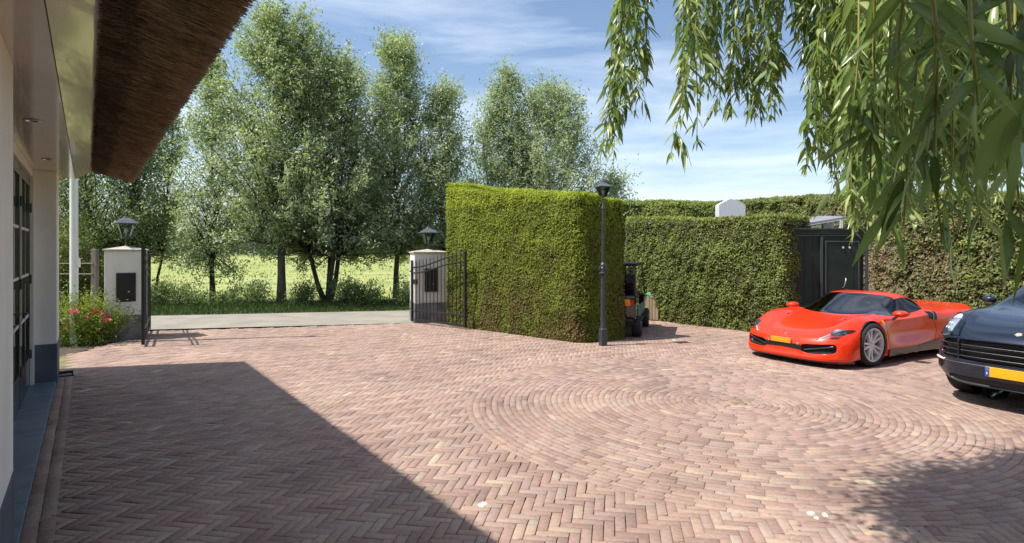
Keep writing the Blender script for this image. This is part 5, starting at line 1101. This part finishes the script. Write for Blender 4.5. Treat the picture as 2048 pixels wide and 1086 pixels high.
for k, z in enumerate((.59, .655, .72)):
    pts = arc(z, -.012-.12*(z-.53)); a = MB(); V = []; F = []
    for p in pts: V += [p+Vector((.004, 0, .005)), p+Vector((.004, 0, -.005)), p+Vector((-.03, 0, -.008)), p+Vector((-.03, 0, .008))]
    for i in range(len(pts)-1):
        for j in range(4): F.append((4*i+j, 4*i+(j+1) % 4, 4*i+4+(j+1) % 4, 4*i+4+j))
    a.add(V, F).build('grille_slat', M_['gloss'] if k else M_['pillar'], su)
    MB().tube([p+Vector((.005, 0, .003)) for p in pts], .0016, 5).build('slat_edge', M_['disc'], su)
MB().tube(arc(.505, -.008), .007, 6).build('bumper_trim', M_['disc'], su, smooth=80)
for y in (-.56, .56): MB().box(.83, .872, y-.010, y+.010, .545, .775).build('grille_divider', M_['grille'], su, .004)
for s in (1, -1):
    e_ = patch(bv2, [(.80, s*.57, .80), (.56, s*.905, .77), (.38, s*.91, 1.0), (.56, s*.63, 1.00)], 'headlight', 'lamp', su, .016, 10, 8)
    for a_, b_ in ((0, 0), (1, 0), (0, 1), (1, 1)):
        c_ = snap(bv2, [(.60-.06*a_-.05*b_, s*(.765+.05*a_), .86+.06*b_)], .006)[0][0]; MB().lathe([(.001, .012), (.016, .006), (.018, -.01)], 10, M=Matrix.Translation(c_) @ Matrix.Rotation(1.1, 4, 'Y'), cap=False).build('led', M_['white'], e_, smooth=True)
    patch(bv2, [(.70, s*.80, .40), (.62, s*.88, .40), (.61, s*.885, .49), (.69, s*.81, .49)], 'side_intake', 'grille', su, .004)
    MB().tube([snap(bv2, [p], .008)[0][0] for p in dense([(.78, s*.66, .51), (.70, s*.80, .515), (.60, s*.88, .515)], 4)], .012, 6).build('running_light', M_['white'], su, smooth=80)
    seam(bv2, [(.84, s*.35, .86), (.70, s*.60, .93), (.45, s*.66, 1.03), (.1, s*.72, 1.10), (-.3, s*.76, 1.12)], su, r=.003); seam(bv2, [(.50, s*.92, .92), (.25, s*.93, .95), (.0, s*.95, .95), (-.35, s*.94, .98)], su)
    seam(bv2, [(-.5, s*.95, .95), (-.52, s*.97, .6), (-.55, s*.97, .35)], su); seam(bv2, [(-1.6, s*.95, .98), (-1.6, s*.97, .6), (-1.6, s*.97, .35)], su)
    patch(bv2, [(.45, s*.97, .36), (.45, s*.96, .25), (.39, s*.96, .25), (.39, s*.98, .36)], 'arch_trim', 'black', su)
    mirror_part(su, (-.84, s*1.0, 1.155), s, 'navy', (.16, .125, .055)); wheel(su, 0, s*.84, .375, .27, .27, 10, 10, 'alloy'); wheel(su, -2.895, s*.84, .375, .29, .27, 10, 10, 'alloy'); seat_part(su, -1.4, s*.40, .55, .62)
liner(su, 0, .424, .375); liner(su, -2.895, .424, .375)
MB().box(-1.0, -.45, -.66, .66, .85, 1.06).build('dashboard', M_['seat'], su, .06, 3, smooth=60); MB().box(-3.6, .3, -.82, .82, .24, .34).build('floor_pan', M_['black'], su); steering(su, -1.0, .38, 1.12, .18)
pl_ = MB().box(0, .012, -.26, .26, -.056, .056).build('number_plate', M_['plate'], su, .003, loc=(.922, 0, .455)); MB().box(.0125, .0135, -.258, -.215, -.053, .053).build('country_band', M_['blue'], pl_)
MB().tube([(.0145, -.236, -.03), (.0145, -.236, -.004)], .006, 5).build('band_letters', M_['white'], pl_)
for k in range(12):
    a = 6.283*k/12; MB().box(.0136, .0142, -.236+.011*math.cos(a)-.0015, -.236+.011*math.cos(a)+.0015, .028+.011*math.sin(a)-.0015, .028+.011*math.sin(a)+.0015).build('band_star', M_['shield'], pl_)
MB().box(0, .010, -.27, .27, -.066, .066).build('plate_holder', M_['black'], su, .003, loc=(.911, 0, .455))
c_ = snap(bv2, [(.80, 0, .92)], .003)[0][0]; MB().lathe([(.001, .008), (.032, .006), (.038, 0), (.036, -.004)], 5, M=Matrix.Translation(c_) @ Matrix.Rotation(.5, 4, 'Y'), cap=False).build('crest', M_['gold'], su)
# ---- small cart seen from behind
gc0 = G(1274, 673); HC = math.atan2(.95, .30); gl = Vector((-math.sin(HC), math.cos(HC), 0)); gc = empty('golf_cart', gc0+gl*.44, HC); tag(gc, 'small black electric cart parked behind the hedge corner, seen from behind', 'cart')
M_['tealp'] = mat('teal_panel', (.03, .20, .23), .4, coat=.3); M_['seat_red'] = mat('dark_red_seat', (.07, .008, .012), .6)
MB().box(-.30, 2.1, -.47, .47, .26, .34).build('chassis', M_['black'], gc, .02)
prof_ = [(-.36, .34), (-.40, .50), (-.38, .86), (-.30, .92), (.15, .90), (.25, .80), (.30, .42), (1.5, .40), (1.75, .80), (1.98, .78), (2.15, .45), (2.1, .30), (-.3, .30)]
V = [(x, y, z) for y in (-.46, .46) for x, z in prof_]; n_ = len(prof_); MB().add(V, [tuple(range(n_)), tuple(range(2*n_-1, n_-1, -1))]+[(k, (k+1) % n_, n_+(k+1) % n_, n_+k) for k in range(n_)]).build('body', M_['gloss'], gc, .03, 2, smooth=50)
for s in (1, -1):
    MB().box(-.05, 1.4, s*.468-.008, s*.468+.008, .42, .66).build('side_panel', M_['tealp'], gc, .006)
    MB().tube([(-.28, s*.44, .90), (-.22, s*.42, 1.50)], .018, 8).build('roof_post', M_['iron_l'], gc); MB().tube([(1.75, s*.44, .80), (1.35, s*.42, 1.50)], .018, 8).build('roof_post', M_['iron_l'], gc)
    MB().box(-.41, -.385, s*.36-.06, s*.36+.06, .70, .80).build('tail_light', M_['redlens'], gc, .01); 
    for x in (0, 1.75):
        e_ = empty('wheel', (x, s*.44, .225), 0 if s > 0 else math.pi, gc); MB().lathe([(.11, -.09), (.20, -.095), (.225, -.07), (.225, .07), (.20, .095), (.11, .09)], 28, axis='y').build('tyre', M_['rubber'], e_, smooth=50); MB().lathe([(.105, .08), (.10, .093), (.03, .085), (.001, .09)], 16, axis='y', cap=False).build('rim', M_['disc'], e_, smooth=50)
MB().box(-.36, 1.5, -.48, .48, 1.50, 1.56).build('roof', M_['black'], gc, .025, 2, smooth=50)
MB().box(-.30, -.29, -.40, .40, .92, 1.48).build('rear_window', M_['glass'], gc); MB().box(-.05, .45, -.42, .42, .90, .98).build('seat', M_['seat'], gc, .03); MB().box(-.12, -.04, -.42, .42, .98, 1.32).build('seat_back', M_['seat_red'], gc, .03)
MB().box(-.415, -.405, -.10, .10, .66, .80).build('number_plate', M_['plate_o'], gc, .003, loc=(0, -.24, .02)); MB().box(-.44, -.38, -.40, .40, .34, .42).build('rear_bumper', M_['black'], gc, .015)
